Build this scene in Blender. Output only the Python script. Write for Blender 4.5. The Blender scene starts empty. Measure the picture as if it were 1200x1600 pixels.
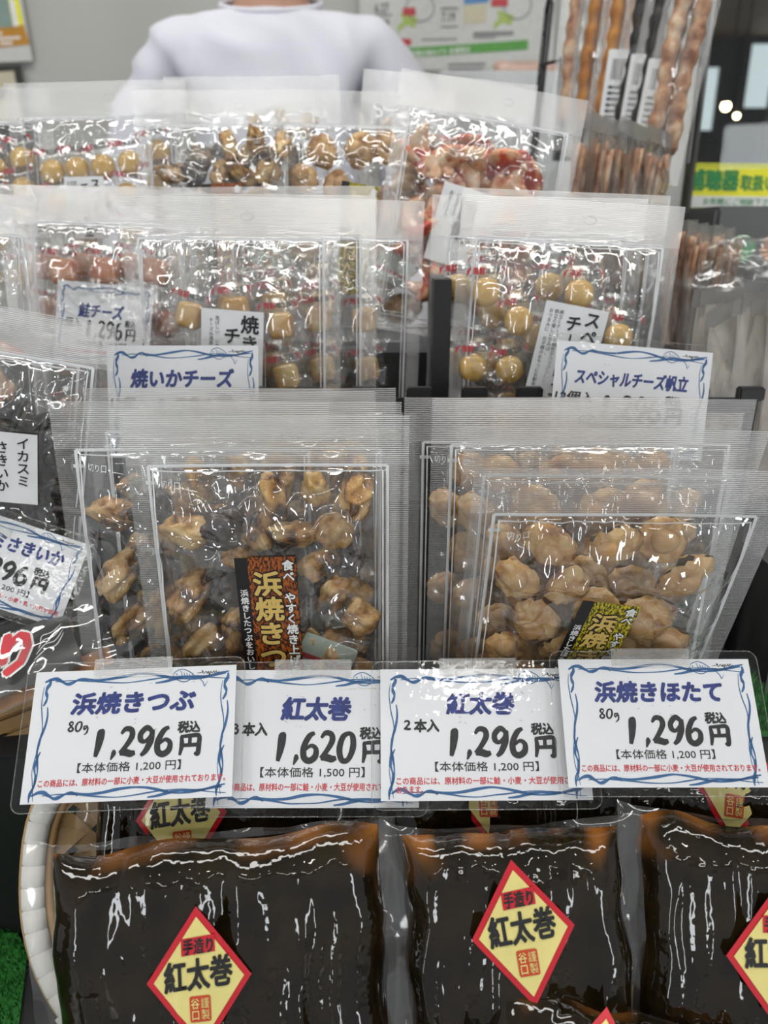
import bpy, bmesh, math, random
from mathutils import Vector, Matrix, noise

# ------------------------------------------------------------------ camera, world, lights
sc = bpy.context.scene
COL = sc.collection
R = math.radians
FPX, CAMZ, PITCH = 1200.0, 1.15, R(20)
CP, SP = math.cos(PITCH), math.sin(PITCH)
cam = bpy.data.cameras.new('camera')
cam.sensor_fit = 'VERTICAL'; cam.sensor_height = 36; cam.lens = 27.0
cam.clip_start = 0.01; cam.clip_end = 60
cam.dof.use_dof = True; cam.dof.focus_distance = 0.41; cam.dof.aperture_fstop = 7.5
cam_o = bpy.data.objects.new('camera', cam); COL.objects.link(cam_o)
cam_o.location = (0, 0, CAMZ); cam_o.rotation_euler = (R(90) - PITCH, 0, 0)
sc.camera = cam_o

world = bpy.data.worlds.new('world'); sc.world = world; world.use_nodes = True
bgn = world.node_tree.nodes['Background']
bgn.inputs[0].default_value = (0.93, 0.96, 1.0, 1); bgn.inputs[1].default_value = 0.42

def area_light(name, loc, target, sx, sy, power, col=(1, 1, 1)):
    l = bpy.data.lights.new(name, 'AREA'); l.shape = 'RECTANGLE'; l.size = sx; l.size_y = sy
    l.energy = power; l.color = col
    o = bpy.data.objects.new(name, l); COL.objects.link(o); o.location = loc
    o.rotation_euler = (Vector(target) - Vector(loc)).to_track_quat('-Z', 'Y').to_euler()
    return o
# fluorescent strips of the shop ceiling, three rows running over the stall, and daylight from the shopfront behind
for lx, ly in ((-0.95, 0.15), (0.35, 0.05), (1.5, 0.3), (-0.9, -2.6), (0.6, -2.7), (-0.35, 1.0)):
    area_light('ceiling_strip', (lx, ly, 2.72), (lx, ly + 0.0001, 0), 1.2, 0.18, 9.0, (1.0, 0.99, 0.96))
area_light('ceiling_spot', (0.30, -1.08, 2.6), (0.05, 0.3, 0.9), 0.30, 0.10, 2.2, (1.0, 0.97, 0.92))
for wx, w_ in ((-2.3, 0.4), (2.4, 0.4)):
    area_light('shopfront_daylight', (wx, -3.2, 1.15), (wx * 0.35, 0.3, 0.95), w_, 1.3, 20, (0.93, 0.97, 1.0))

sc.view_settings.view_transform = 'Standard'; sc.view_settings.look = 'None'
sc.view_settings.gamma = 1.0; sc.view_settings.use_curve_mapping = False
sc.view_settings.exposure = 0.15
cy = sc.cycles
cy.transparent_max_bounces = 36; cy.max_bounces = 5; cy.diffuse_bounces = 2; cy.glossy_bounces = 2
cy.transmission_bounces = 2; cy.use_adaptive_sampling = True; cy.adaptive_threshold = 0.08; cy.caustics_reflective = False; cy.caustics_refractive = False
cy.sample_clamp_indirect = 4.0
cy.use_light_tree = False
cy.use_denoising = True
try: cy.denoiser = 'OPENIMAGEDENOISE'
except Exception: pass

def P(px, py, d):
    u = (800 - py) / FPX
    return Vector(((px - 600) / FPX * d, d * (CP + u * SP), CAMZ + d * (u * CP - SP)))

# ------------------------------------------------------------------ materials
MATS = {}
def nodes_of(name):
    m = bpy.data.materials.new(name); m.use_nodes = True
    nt = m.node_tree; b = nt.nodes['Principled BSDF']
    MATS[name] = m
    return m, nt, b
def N(nt, t, **kw):
    n = nt.nodes.new(t)
    for k, v in kw.items(): setattr(n, k, v)
    return n
def bump_of(nt, coord, scale, strength, dist, detail=3, rough=0.6):
    no = N(nt, 'ShaderNodeTexNoise'); no.inputs['Scale'].default_value = scale
    no.inputs['Detail'].default_value = detail; no.inputs['Roughness'].default_value = rough
    nt.links.new(coord, no.inputs['Vector'])
    bp = N(nt, 'ShaderNodeBump'); bp.inputs['Strength'].default_value = strength; bp.inputs['Distance'].default_value = dist
    nt.links.new(no.outputs['Fac'], bp.inputs['Height'])
    return bp
def plain(name, col, rough=0.5, coat=0.0, metal=0.0, emit=0.0, bump=None, var=None, spec=0.5, sss=0.0):
    """procedural colour with slight mottling; var = (scale, second colour)"""
    m, nt, b = nodes_of(name)
    tc = N(nt, 'ShaderNodeTexCoord')
    b.inputs['Roughness'].default_value = rough; b.inputs['Metallic'].default_value = metal
    b.inputs['Coat Weight'].default_value = coat; b.inputs['Coat Roughness'].default_value = 0.06
    b.inputs['Specular IOR Level'].default_value = spec
    c2 = var[1] if var else tuple(x * 0.93 for x in col)
    no = N(nt, 'ShaderNodeTexNoise'); no.inputs['Scale'].default_value = var[0] if var else 60
    no.inputs['Detail'].default_value = 4
    nt.links.new(tc.outputs['Object'], no.inputs['Vector'])
    cr = N(nt, 'ShaderNodeValToRGB')
    cr.color_ramp.elements[0].position = 0.35; cr.color_ramp.elements[1].position = 0.65
    cr.color_ramp.elements[0].color = (*col, 1); cr.color_ramp.elements[1].color = (*c2, 1)
    nt.links.new(no.outputs['Fac'], cr.inputs['Fac']); nt.links.new(cr.outputs['Color'], b.inputs['Base Color'])
    if bump:
        bp = bump_of(nt, tc.outputs['Object'], *bump); nt.links.new(bp.outputs['Normal'], b.inputs['Normal'])
    if emit:
        nt.links.new(cr.outputs['Color'], b.inputs['Emission Color']); b.inputs['Emission Strength'].default_value = emit
    return m
def film(name, haze, rough, bumps=(), f0=0.06, tint=(0.985, 0.985, 0.98), emboss=0.0, hcol=(0.85, 0.86, 0.86)):
    """thin clear plastic: transparent + a little milky scatter + sheen that grows at grazing angles"""
    m, nt, b = nodes_of(name); nt.nodes.remove(b)
    out = nt.nodes['Material Output']; tc = N(nt, 'ShaderNodeTexCoord')
    lw = N(nt, 'ShaderNodeLayerWeight'); lw.inputs['Blend'].default_value = 0.5
    pw = N(nt, 'ShaderNodeMath', operation='POWER'); pw.inputs[1].default_value = 4.0
    nt.links.new(lw.outputs['Facing'], pw.inputs[0])
    ma = N(nt, 'ShaderNodeMath', operation='MULTIPLY_ADD'); ma.inputs[1].default_value = 0.75; ma.inputs[2].default_value = f0
    nt.links.new(pw.outputs[0], ma.inputs[0])
    tr = N(nt, 'ShaderNodeBsdfTransparent'); tr.inputs[0].default_value = (*tint, 1)
    di = N(nt, 'ShaderNodeBsdfDiffuse'); di.inputs[0].default_value = (*hcol, 1)
    tl = N(nt, 'ShaderNodeBsdfTranslucent'); tl.inputs[0].default_value = (*hcol, 1)
    mh = N(nt, 'ShaderNodeMixShader'); mh.inputs[0].default_value = 0.35
    nt.links.new(di.outputs[0], mh.inputs[1]); nt.links.new(tl.outputs[0], mh.inputs[2])
    mt = N(nt, 'ShaderNodeMixShader'); mt.inputs[0].default_value = haze
    nt.links.new(tr.outputs[0], mt.inputs[1]); nt.links.new(mh.outputs[0], mt.inputs[2])
    gl = N(nt, 'ShaderNodeBsdfGlossy'); gl.inputs['Roughness'].default_value = rough
    gl.inputs['Color'].default_value = (1, 1, 1, 1)
    prev = None
    for (s, st, di_) in bumps:
        bp = bump_of(nt, tc.outputs['Object'], s, st, di_, 2, 0.5)
        if prev: nt.links.new(prev.outputs['Normal'], bp.inputs['Normal'])
        prev = bp
    if emboss:
        wv = N(nt, 'ShaderNodeTexWave', bands_direction='Y'); wv.inputs['Scale'].default_value = 280
        wv.inputs['Distortion'].default_value = 0.0; wv.inputs['Detail'].default_value = 0
        nt.links.new(tc.outputs['Object'], wv.inputs['Vector'])
        bp = N(nt, 'ShaderNodeBump'); bp.inputs['Strength'].default_value = emboss; bp.inputs['Distance'].default_value = 0.0003
        nt.links.new(wv.outputs['Fac'], bp.inputs['Height'])
        if prev: nt.links.new(prev.outputs['Normal'], bp.inputs['Normal'])
        prev = bp
    if prev:
        nt.links.new(prev.outputs['Normal'], gl.inputs['Normal'])
    mx = N(nt, 'ShaderNodeMixShader')
    nt.links.new(ma.outputs[0], mx.inputs[0]); nt.links.new(mt.outputs[0], mx.inputs[1]); nt.links.new(gl.outputs[0], mx.inputs[2])
    nt.links.new(mx.outputs[0], out.inputs['Surface'])
    return m
def ramp_mat(name, stops, scale, rough=0.4, coat=0.0, bump=None, detail=5, stretch=(1, 1, 1), rnd=0.0, sss=0.0, dist=0.0):
    m, nt, b = nodes_of(name); tc = N(nt, 'ShaderNodeTexCoord')
    mp = N(nt, 'ShaderNodeMapping'); mp.inputs['Scale'].default_value = stretch
    nt.links.new(tc.outputs['Object'], mp.inputs['Vector'])
    no = N(nt, 'ShaderNodeTexNoise'); no.inputs['Scale'].default_value = scale; no.inputs['Detail'].default_value = detail
    no.inputs['Distortion'].default_value = dist
    src = mp.outputs['Vector']
    if rnd:
        oi = N(nt, 'ShaderNodeObjectInfo'); va = N(nt, 'ShaderNodeVectorMath', operation='ADD')
        sc_ = N(nt, 'ShaderNodeMath', operation='MULTIPLY'); sc_.inputs[1].default_value = rnd
        nt.links.new(oi.outputs['Random'], sc_.inputs[0]); nt.links.new(src, va.inputs[0]); nt.links.new(sc_.outputs[0], va.inputs[1])
        src = va.outputs[0]
    nt.links.new(src, no.inputs['Vector'])
    cr = N(nt, 'ShaderNodeValToRGB'); e = cr.color_ramp.elements
    e[0].position, e[0].color = stops[0][0], (*stops[0][1], 1)
    e[1].position, e[1].color = stops[-1][0], (*stops[-1][1], 1)
    for p_, c_ in stops[1:-1]:
        k = e.new(p_); k.color = (*c_, 1)
    nt.links.new(no.outputs['Fac'], cr.inputs['Fac']); nt.links.new(cr.outputs['Color'], b.inputs['Base Color'])
    b.inputs['Roughness'].default_value = rough; b.inputs['Coat Weight'].default_value = coat
    b.inputs['Coat Roughness'].default_value = 0.05
    if bump:
        bp = bump_of(nt, src, *bump); nt.links.new(bp.outputs['Normal'], b.inputs['Normal'])
    return m

plain('paper', (0.74, 0.75, 0.78), 0.6, var=(18, (0.77, 0.78, 0.81)))
plain('label_paper', (0.78, 0.79, 0.80), 0.5)
plain('ink_black', (0.012, 0.012, 0.013), 0.5)
plain('ink_blue', (0.022, 0.045, 0.24), 0.5, var=(300, (0.012, 0.022, 0.13)))
plain('ink_teal', (0.02, 0.095, 0.26), 0.5, var=(200, (0.03, 0.13, 0.30)))
plain('ink_pale', (0.30, 0.45, 0.55), 0.5)
plain('ink_red', (0.62, 0.035, 0.05), 0.5)
plain('ink_white', (0.85, 0.85, 0.83), 0.45)
plain('ink_gold', (0.72, 0.50, 0.14), 0.45)
plain('ink_grey', (0.13, 0.13, 0.14), 0.5)
plain('print_white', (0.80, 0.81, 0.82), 0.4)
plain('label_black', (0.008, 0.008, 0.009), 0.35)
ramp_mat('label_orange', [(0.42, (0.02, 0.008, 0.004)), (0.5, (0.28, 0.06, 0.008)), (0.62, (0.42, 0.11, 0.012))], 900, 0.4, detail=2, stretch=(1, 0.45, 1))
ramp_mat('label_gold', [(0.42, (0.03, 0.025, 0.004)), (0.5, (0.36, 0.29, 0.01)), (0.62, (0.62, 0.52, 0.03))], 900, 0.4, detail=2, stretch=(1, 0.5, 1))
plain('sticker_yellow', (0.82, 0.71, 0.25), 0.25, coat=0.4)
plain('sticker_red', (0.60, 0.012, 0.025), 0.25, coat=0.4)
plain('stamp_red', (0.58, 0.07, 0.02), 0.35)
film('film_clear', 0.03, 0.055, (), f0=0.10)
film('film_seal', 0.06, 0.28, (), f0=0.18, emboss=0.8, hcol=(0.93, 0.94, 0.94))
film('film_header', 0.11, 0.36, (), f0=0.27, emboss=0.8, hcol=(0.93, 0.94, 0.94))
film('film_milk', 0.50, 0.18, (), f0=0.10, hcol=(0.93, 0.88, 0.80))
film('film_back', 0.015, 0.12, (), f0=0.03)
film('film_soft', 0.07, 0.12, (), f0=0.10)
film('laminate', 0.008, 0.05, ((130, 0.22, 0.0012),), f0=0.03)
film('laminate_edge', 0.05, 0.12, ((40, 0.2, 0.003),), f0=0.08, tint=(0.93, 0.94, 0.94))
film('tape', 0.12, 0.22, (), f0=0.10, emboss=0.9)
film('kelp_film', 0.05, 0.10, (), f0=0.06)
film('pane', 0.01, 0.02, (), f0=0.012, tint=(0.94, 0.96, 0.95))
ramp_mat('whelk', [(0.30, (0.016, 0.012, 0.010)), (0.40, (0.10, 0.045, 0.015)), (0.47, (0.36, 0.18, 0.05)), (0.60, (0.56, 0.36, 0.14)), (0.8, (0.60, 0.48, 0.30))], 75, 0.35, coat=0.35, bump=(420, 0.5, 0.002), rnd=9, sss=0.12)
ramp_mat('whelk_dark', [(0.35, (0.010, 0.010, 0.011)), (0.6, (0.05, 0.03, 0.02)), (0.8, (0.20, 0.12, 0.05))], 90, 0.35, coat=0.4, bump=(380, 0.5, 0.002), rnd=9)
ramp_mat('scallop', [(0.30, (0.20, 0.065, 0.012)), (0.43, (0.46, 0.23, 0.065)), (0.56, (0.60, 0.37, 0.14)), (0.75, (0.66, 0.48, 0.26))], 95, 0.4, coat=0.25, bump=(330, 0.4, 0.002), rnd=9, sss=0.2)
ramp_mat('scallop_muscle', [(0.3, (0.40, 0.19, 0.055)), (0.7, (0.58, 0.36, 0.15))], 80, 0.4, coat=0.3, bump=(300, 0.3, 0.001), rnd=9, sss=0.25, stretch=(1, 1, 4))
ramp_mat('cheese_ball', [(0.3, (0.82, 0.44, 0.055)), (0.7, (0.92, 0.58, 0.11))], 60, 0.35, coat=0.2, bump=(200, 0.25, 0.001), rnd=5, sss=0.2)
ramp_mat('cheese_cube', [(0.28, (0.55, 0.24, 0.03)), (0.46, (0.80, 0.45, 0.10)), (0.72, (0.90, 0.64, 0.24))], 70, 0.35, coat=0.2, bump=(260, 0.3, 0.001), rnd=7, sss=0.2)
ramp_mat('salmon_cube', [(0.3, (0.62, 0.12, 0.03)), (0.55, (0.78, 0.28, 0.10)), (0.75, (0.80, 0.48, 0.26))], 70, 0.35, coat=0.2, rnd=7, sss=0.2)
ramp_mat('red_strip', [(0.30, (0.34, 0.02, 0.02)), (0.43, (0.60, 0.09, 0.05)), (0.50, (0.74, 0.36, 0.18)), (0.66, (0.78, 0.60, 0.42))], 55, 0.35, coat=0.3, rnd=9, bump=(240, 0.3, 0.002), sss=0.2)
ramp_mat('ink_strip', [(0.35, (0.010, 0.009, 0.009)), (0.6, (0.030, 0.022, 0.018)), (0.8, (0.10, 0.06, 0.03))], 60, 0.42, coat=0.15, bump=(300, 0.5, 0.002), rnd=9)
ramp_mat('brown_strip', [(0.3, (0.18, 0.07, 0.04)), (0.5, (0.48, 0.27, 0.16)), (0.7, (0.72, 0.58, 0.42))], 60, 0.45, bump=(260, 0.4, 0.002), rnd=9)
ramp_mat('pink_slab', [(0.3, (0.50, 0.30, 0.24)), (0.7, (0.68, 0.50, 0.42))], 40, 0.5, rnd=7)
ramp_mat('amber_stick', [(0.3, (0.30, 0.10, 0.02)), (0.7, (0.60, 0.28, 0.06))], 50, 0.4, coat=0.2, rnd=7)
ramp_mat('bamboo', [(0.3, (0.34, 0.19, 0.07)), (0.6, (0.52, 0.33, 0.14)), (0.8, (0.60, 0.42, 0.22))], 25, 0.5, stretch=(1, 1, 1), rnd=7, bump=(220, 0.25, 0.001))
plain('rim_white', (0.72, 0.71, 0.67), 0.6, var=(70, (0.62, 0.60, 0.55)), bump=(240, 0.3, 0.001))
plain('black_plastic', (0.010, 0.010, 0.011), 0.45, bump=(300, 0.2, 0.001))
plain('black_cloth', (0.006, 0.006, 0.007), 0.9, bump=(500, 0.4, 0.001))
plain('wire_black', (0.012, 0.012, 0.013), 0.35)
plain('wall_paint', (0.48, 0.475, 0.445), 0.55, var=(2, (0.46, 0.455, 0.425)), bump=(60, 0.05, 0.002))
plain('floor_vinyl', (0.55, 0.54, 0.51), 0.4)
plain('ceiling_white', (0.7, 0.7, 0.68), 0.8)
plain('skin', (0.52, 0.30, 0.21), 0.5, var=(30, (0.48, 0.26, 0.18)), sss=0.15)
plain('hair', (0.015, 0.012, 0.01), 0.5)
plain('shirt', (0.70, 0.70, 0.77), 0.85, var=(12, (0.67, 0.67, 0.74)), bump=(900, 0.15, 0.0005))
plain('trousers', (0.03, 0.035, 0.05), 0.8)
plain('mat_black', (0.028, 0.028, 0.029), 0.5)
ramp_mat('turf', [(0.3, (0.010, 0.10, 0.012)), (0.7, (0.03, 0.25, 0.03))], 300, 0.6)
plain('sign_yellow', (0.93, 0.88, 0.02), 0.35)
plain('sign_green', (0.015, 0.26, 0.06), 0.4)
plain('poster_white', (0.60, 0.60, 0.57), 0.5)
plain('poster_green', (0.10, 0.33, 0.06), 0.5)
plain('poster_lime', (0.38, 0.50, 0.12), 0.5)
plain('poster_red', (0.50, 0.05, 0.06), 0.5)
plain('poster_blue', (0.10, 0.25, 0.50), 0.5)
plain('poster_cream', (0.58, 0.53, 0.38), 0.5)
plain('poster_orange', (0.52, 0.24, 0.015), 0.5)
plain('poster_teal', (0.24, 0.33, 0.29), 0.5)
plain('poster_dark', (0.022, 0.020, 0.016), 0.5)
plain('pale_green', (0.55, 0.66, 0.52), 0.4)
plain('sachet', (0.52, 0.62, 0.54), 0.4)
plain('wood_dark', (0.16, 0.09, 0.045), 0.6, var=(6, (0.12, 0.065, 0.03)))
plain('wood_warm', (0.34, 0.21, 0.11), 0.6, var=(6, (0.26, 0.15, 0.07)))
plain('store_dark', (0.022, 0.021, 0.022), 0.5)
plain('store_grey', (0.09, 0.09, 0.09), 0.6)
plain('post_white', (0.60, 0.60, 0.56), 0.45)
plain('steel', (0.45, 0.45, 0.44), 0.3, metal=0.9)
plain('daylight_pane', (0.66, 0.76, 0.80), 0.5, emit=0.75)
plain('lamp_glow', (1.0, 0.80, 0.50), 0.5, emit=14.0)
plain('dot_green', (0.04, 0.33, 0.10), 0.4)
plain('dot_orange', (0.65, 0.25, 0.06), 0.4)
plain('case_grey', (0.085, 0.085, 0.085), 0.4)
plain('counter_white', (0.62, 0.63, 0.64), 0.5)
# kelp body: black-brown with amber where the sauce pools (mask kept as a colour attribute of the pack)
def kelp_mat():
    m, nt, b = nodes_of('kelp'); tc = N(nt, 'ShaderNodeTexCoord')
    no = N(nt, 'ShaderNodeTexNoise'); no.inputs['Scale'].default_value = 45; no.inputs['Detail'].default_value = 4
    nt.links.new(tc.outputs['Object'], no.inputs['Vector'])
    cr = N(nt, 'ShaderNodeValToRGB'); cr.color_ramp.elements[0].position = 0.35; cr.color_ramp.elements[1].position = 0.75
    cr.color_ramp.elements[0].color = (0.0065, 0.0045, 0.0018, 1); cr.color_ramp.elements[1].color = (0.022, 0.014, 0.005, 1)
    nt.links.new(no.outputs['Fac'], cr.inputs['Fac'])
    at = N(nt, 'ShaderNodeAttribute'); at.attribute_name = 'amber'
    mx = N(nt, 'ShaderNodeMix'); mx.data_type = 'RGBA'
    nt.links.new(at.outputs['Fac'], mx.inputs['Factor']); nt.links.new(cr.outputs['Color'], mx.inputs['A'])
    mx.inputs['B'].default_value = (0.27, 0.10, 0.020, 1)
    nt.links.new(mx.outputs['Result'], b.inputs['Base Color'])
    b.inputs['Roughness'].default_value = 0.6; b.inputs['Specular IOR Level'].default_value = 0.0; b.inputs['Coat Weight'].default_value = 1.0; b.inputs['Coat Roughness'].default_value = 0.04
    bp = bump_of(nt, tc.outputs['Object'], 90, 0.18, 0.004, 2); nt.links.new(bp.outputs['Normal'], b.inputs['Coat Normal'])
    bp2 = bump_of(nt, tc.outputs['Object'], 300, 0.4, 0.002, 3); nt.links.new(bp2.outputs['Normal'], b.inputs['Normal'])
kelp_mat()
def mat(n): return MATS[n]

# ------------------------------------------------------------------ mesh and object helpers
class MB:
    def __init__(s): s.v, s.f, s.m = [], [], []
    def add(s, vs, fs, mi=0):
        b = len(s.v); s.v.extend(vs); s.f.extend([tuple(b + i for i in f) for f in fs]); s.m.extend([mi] * len(fs)); return s
    def box(s, x0, y0, z0, x1, y1, z1, mi=0):
        vs = [(x, y, z) for z in (z0, z1) for y in (y0, y1) for x in (x0, x1)]
        return s.add(vs, [(0, 2, 3, 1), (4, 5, 7, 6), (0, 1, 5, 4), (2, 6, 7, 3), (0, 4, 6, 2), (1, 3, 7, 5)], mi)
    def poly(s, pts, z=0.0, mi=0):
        return s.add([(x, y, z) for x, y in pts], [tuple(range(len(pts)))], mi)
    def plate(s, pts, z0, z1, mi=0):
        n = len(pts)
        vs = [(x, y, z0) for x, y in pts] + [(x, y, z1) for x, y in pts]
        fs = [tuple(range(n, 2 * n)), tuple(reversed(range(n)))] + [(i, (i + 1) % n, n + (i + 1) % n, n + i) for i in range(n)]
        return s.add(vs, fs, mi)
    def tube(s, pts, r, seg=8, mi=0, closed=False):
        pts = [Vector(p) for p in pts]; n = len(pts); vs = []
        rr = r if isinstance(r, (list, tuple)) else [r] * n
        ref = None
        for i, p in enumerate(pts):
            a = pts[i - 1] if (i > 0 or closed) else p; c = pts[(i + 1) % n] if (i < n - 1 or closed) else p
            t = (c - a).normalized()
            if ref is None: ref = Vector((0, 0, 1)) if abs(t.z) < 0.9 else Vector((1, 0, 0))
            x = t.cross(ref).normalized(); y = x.cross(t).normalized(); ref = y
            for k in range(seg):
                w = 2 * math.pi * k / seg; vs.append(tuple(p + x * math.cos(w) * rr[i] + y * math.sin(w) * rr[i]))
        fs = []
        for i in range(n if closed else n - 1):
            j = (i + 1) % n
            for k in range(seg):
                l = (k + 1) % seg; fs.append((i * seg + k, i * seg + l, j * seg + l, j * seg + k))
        if not closed: fs += [tuple(reversed(range(seg))), tuple((n - 1) * seg + k for k in range(seg))]
        return s.add(vs, fs, mi)
    def stroke(s, pts, w, z=0.0, mi=0, sub=6, prof=None):
        """a brush stroke: smooth curve through pts with a width profile, flat in the plane"""
        pts = [Vector((p[0], p[1])) for p in pts]; n = len(pts); out = []
        for i in range(n - 1):
            p0, p1, p2, p3 = pts[max(i - 1, 0)], pts[i], pts[i + 1], pts[min(i + 2, n - 1)]
            for k in range(sub):
                t = k / sub
                out.append(0.5 * ((2 * p1) + (p2 - p0) * t + (2 * p0 - 5 * p1 + 4 * p2 - p3) * t * t + (3 * p1 - p0 - 3 * p2 + p3) * t ** 3))
        out.append(pts[-1]); m = len(out); vs = []
        for i, p in enumerate(out):
            t = (out[min(i + 1, m - 1)] - out[max(i - 1, 0)])
            t = t.normalized() if t.length > 1e-9 else Vector((1, 0))
            q = i / (m - 1)
            if prof is None: k = min(1, 0.45 + 3 * q, 0.25 + 4 * (1 - q))
            else:
                e = q * (len(prof) - 1); a = int(min(e, len(prof) - 2)); k = prof[a] + (prof[a + 1] - prof[a]) * (e - a)
            nx, ny = -t.y * w * k / 2, t.x * w * k / 2
            vs += [(p.x + nx, p.y + ny, z), (p.x - nx, p.y - ny, z)]
        return s.add(vs, [(2 * i, 2 * i + 1, 2 * i + 3, 2 * i + 2) for i in range(m - 1)], mi)
    def build(s, name, mats, parent=None, smooth=False, M=None):
        me = bpy.data.meshes.new(name); me.from_pydata([tuple(v) for v in s.v], [], s.f)
        for k in (mats if isinstance(mats, (list, tuple)) else [mats]): me.materials.append(mat(k))
        if len(me.materials) > 1: me.polygons.foreach_set('material_index', s.m)
        if smooth: me.polygons.foreach_set('use_smooth', [True] * len(me.polygons))
        me.update()
        return obj(name, me, parent, M)
def obj(name, me, parent=None, M=None):
    o = bpy.data.objects.new(name, me); COL.objects.link(o)
    if parent is not None: o.parent = parent
    if M is not None: o.matrix_basis = M
    return o
def tag(o, label=None, cat=None, group=None, kind=None):
    if label: o['label'] = label
    if cat: o['category'] = cat
    if group: o['group'] = group
    if kind: o['kind'] = kind
    return o
def thing(name, M, label, cat, group=None):
    o = bpy.data.objects.new(name, None); COL.objects.link(o); o.empty_display_size = 0.02
    o.matrix_basis = M
    return tag(o, label, cat, group)
KIDS = {}
def kids(o): return [c for c in COL.objects if c.parent == o]
def copy_tree(o, M, label, group=None, skip=()):
    allo = list(COL.objects); by = {}
    for c in allo:
        if c.parent: by.setdefault(c.parent.name, []).append(c)
    def rec(a, par):
        b = a.copy(); COL.objects.link(b)
        b.parent = par
        for c in by.get(a.name, []):
            if c.name.split('.')[0] not in skip: rec(c, b)
        return b
    n = rec(o, None); n.matrix_basis = M; n['label'] = label
    if group: n['group'] = group
    return n
def struct(o): o['kind'] = 'structure'; return o

# frames: local x right, y up, z towards the viewer
def frame(origin, lean=0.0, yaw=0.0, roll=0.0):
    """upright panel; lean > 0 tips the top away, yaw turns about the vertical, roll in its own plane (degrees)"""
    base = Matrix(((1, 0, 0), (0, 0, -1), (0, 1, 0))).to_4x4()
    return Matrix.Translation(origin) @ Matrix.Rotation(R(yaw), 4, 'Z') @ Matrix.Rotation(R(-lean), 4, 'X') @ base @ Matrix.Rotation(R(roll), 4, 'Z')
def frame_ref(px, py, d, ref, lean=0.0, yaw=0.0, roll=0.0):
    """as frame(), with the local point ref standing at the ray of (px, py) at depth d"""
    M = frame(Vector((0, 0, 0)), lean, yaw, roll)
    return Matrix.Translation(P(px, py, d) - (M @ Vector(ref))) @ M
def frame_quad(tl, tr, bl, br, dt, db):
    T = (P(*tl, dt) + P(*tr, dt)) / 2; B = (P(*bl, db) + P(*br, db)) / 2
    x = ((P(*br, db) - P(*bl, db)).normalized() + (P(*tr, dt) - P(*tl, dt)).normalized()).normalized()
    y = T - B; h = y.length; y = (y - x * y.dot(x)).normalized(); z = x.cross(y)
    w = ((P(*br, db) - P(*bl, db)).length + (P(*tr, dt) - P(*tl, dt)).length) / 2
    M = Matrix((x, y, z)).transposed().to_4x4(); M.translation = B
    return M, w, h
def rrect(x0, y0, x1, y1, r, n=4):
    pts = []
    for cx, cy_, a in ((x1 - r, y0 + r, -90), (x1 - r, y1 - r, 0), (x0 + r, y1 - r, 90), (x0 + r, y0 + r, 180)):
        for k in range(n + 1):
            w = R(a + 90 * k / n); pts.append((cx + r * math.cos(w), cy_ + r * math.sin(w)))
    return pts

# ------------------------------------------------------------------ lettering
GL = {}
def glyphs(body, res=3):
    if (body, res) in GL: return GL[(body, res)]
    c = bpy.data.curves.new('t', 'FONT'); c.body = body; c.size = 1; c.resolution_u = res
    c.dimensions = '2D'; c.fill_mode = 'BOTH'
    o = bpy.data.objects.new('t', c); me = o.to_mesh()
    v = [(p.co.x, p.co.y) for p in me.vertices]; f = [tuple(p.vertices) for p in me.polygons]
    o.to_mesh_clear(); bpy.data.objects.remove(o); bpy.data.curves.remove(c)
    if not v: v = [(0, 0)]
    bb = (min(p[0] for p in v), min(p[1] for p in v), max(p[0] for p in v), max(p[1] for p in v))
    GL[(body, res)] = (v, f, bb); return GL[(body, res)]
def shifts(bold):
    if not bold: return [(0, 0)]
    k = 8 if bold > 0.03 else 4
    return [(0, 0)] + [(bold * math.cos(2 * math.pi * i / k + 0.4), bold * math.sin(2 * math.pi * i / k + 0.4)) for i in range(k)]
def htext(mb, s, x0, y0, x1, y1, z, bold=0.0, shear=0.0, mi=0, rot=0.0, res=2):
    """lettering fitted to the box; bold thickens the strokes (share of the letter height)"""
    v, f, (a, b, c, d) = glyphs(s, res)
    sx = (x1 - x0) / max(c - a, 1e-6); sy = (y1 - y0) / max(d - b, 1e-6); em = min(abs(sx), abs(sy)) if True else sy
    cr, sr = math.cos(rot), math.sin(rot); cx, cy_ = (x0 + x1) / 2, (y0 + y1) / 2
    for k, (ox, oy) in enumerate(shifts(bold)):
        vs = []
        for px, py in v:
            X = x0 + (px - a) * sx + ox * em + shear * ((py - b) * sy - (y1 - y0) / 2); Y = y0 + (py - b) * sy + oy * em
            if rot: X, Y = cx + (X - cx) * cr - (Y - cy_) * sr, cy_ + (X - cx) * sr + (Y - cy_) * cr
            vs.append((X, Y, z + k * 4e-6))
        mb.add(vs, f, mi)
def vtext(mb, s, xc, y_top, cell, z, bold=0.0, mi=0, wide=1.0, slant=0.0, res=2):
    """vertical writing: one character per cell, downwards from y_top"""
    for i, ch in enumerate(s):
        if ch in ' 　': continue
        if ch == 'ー':
            y1 = y_top - i * cell
            mb.stroke([(xc + slant * i, y1 - cell * 0.12), (xc + slant * i + cell * 0.02, y1 - cell * 0.88)], cell * (0.09 + bold), z, mi); continue
        v, f, bb = glyphs(ch, res)
        x0 = xc - cell * 0.5 * wide + slant * i; yb = y_top - (i + 1) * cell + 0.12 * cell
        for k, (ox, oy) in enumerate(shifts(bold)):
            mb.add([(x0 + (px + ox) * cell * wide, yb + (py + oy) * cell, z + k * 4e-6) for px, py in v], f, mi)
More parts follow.
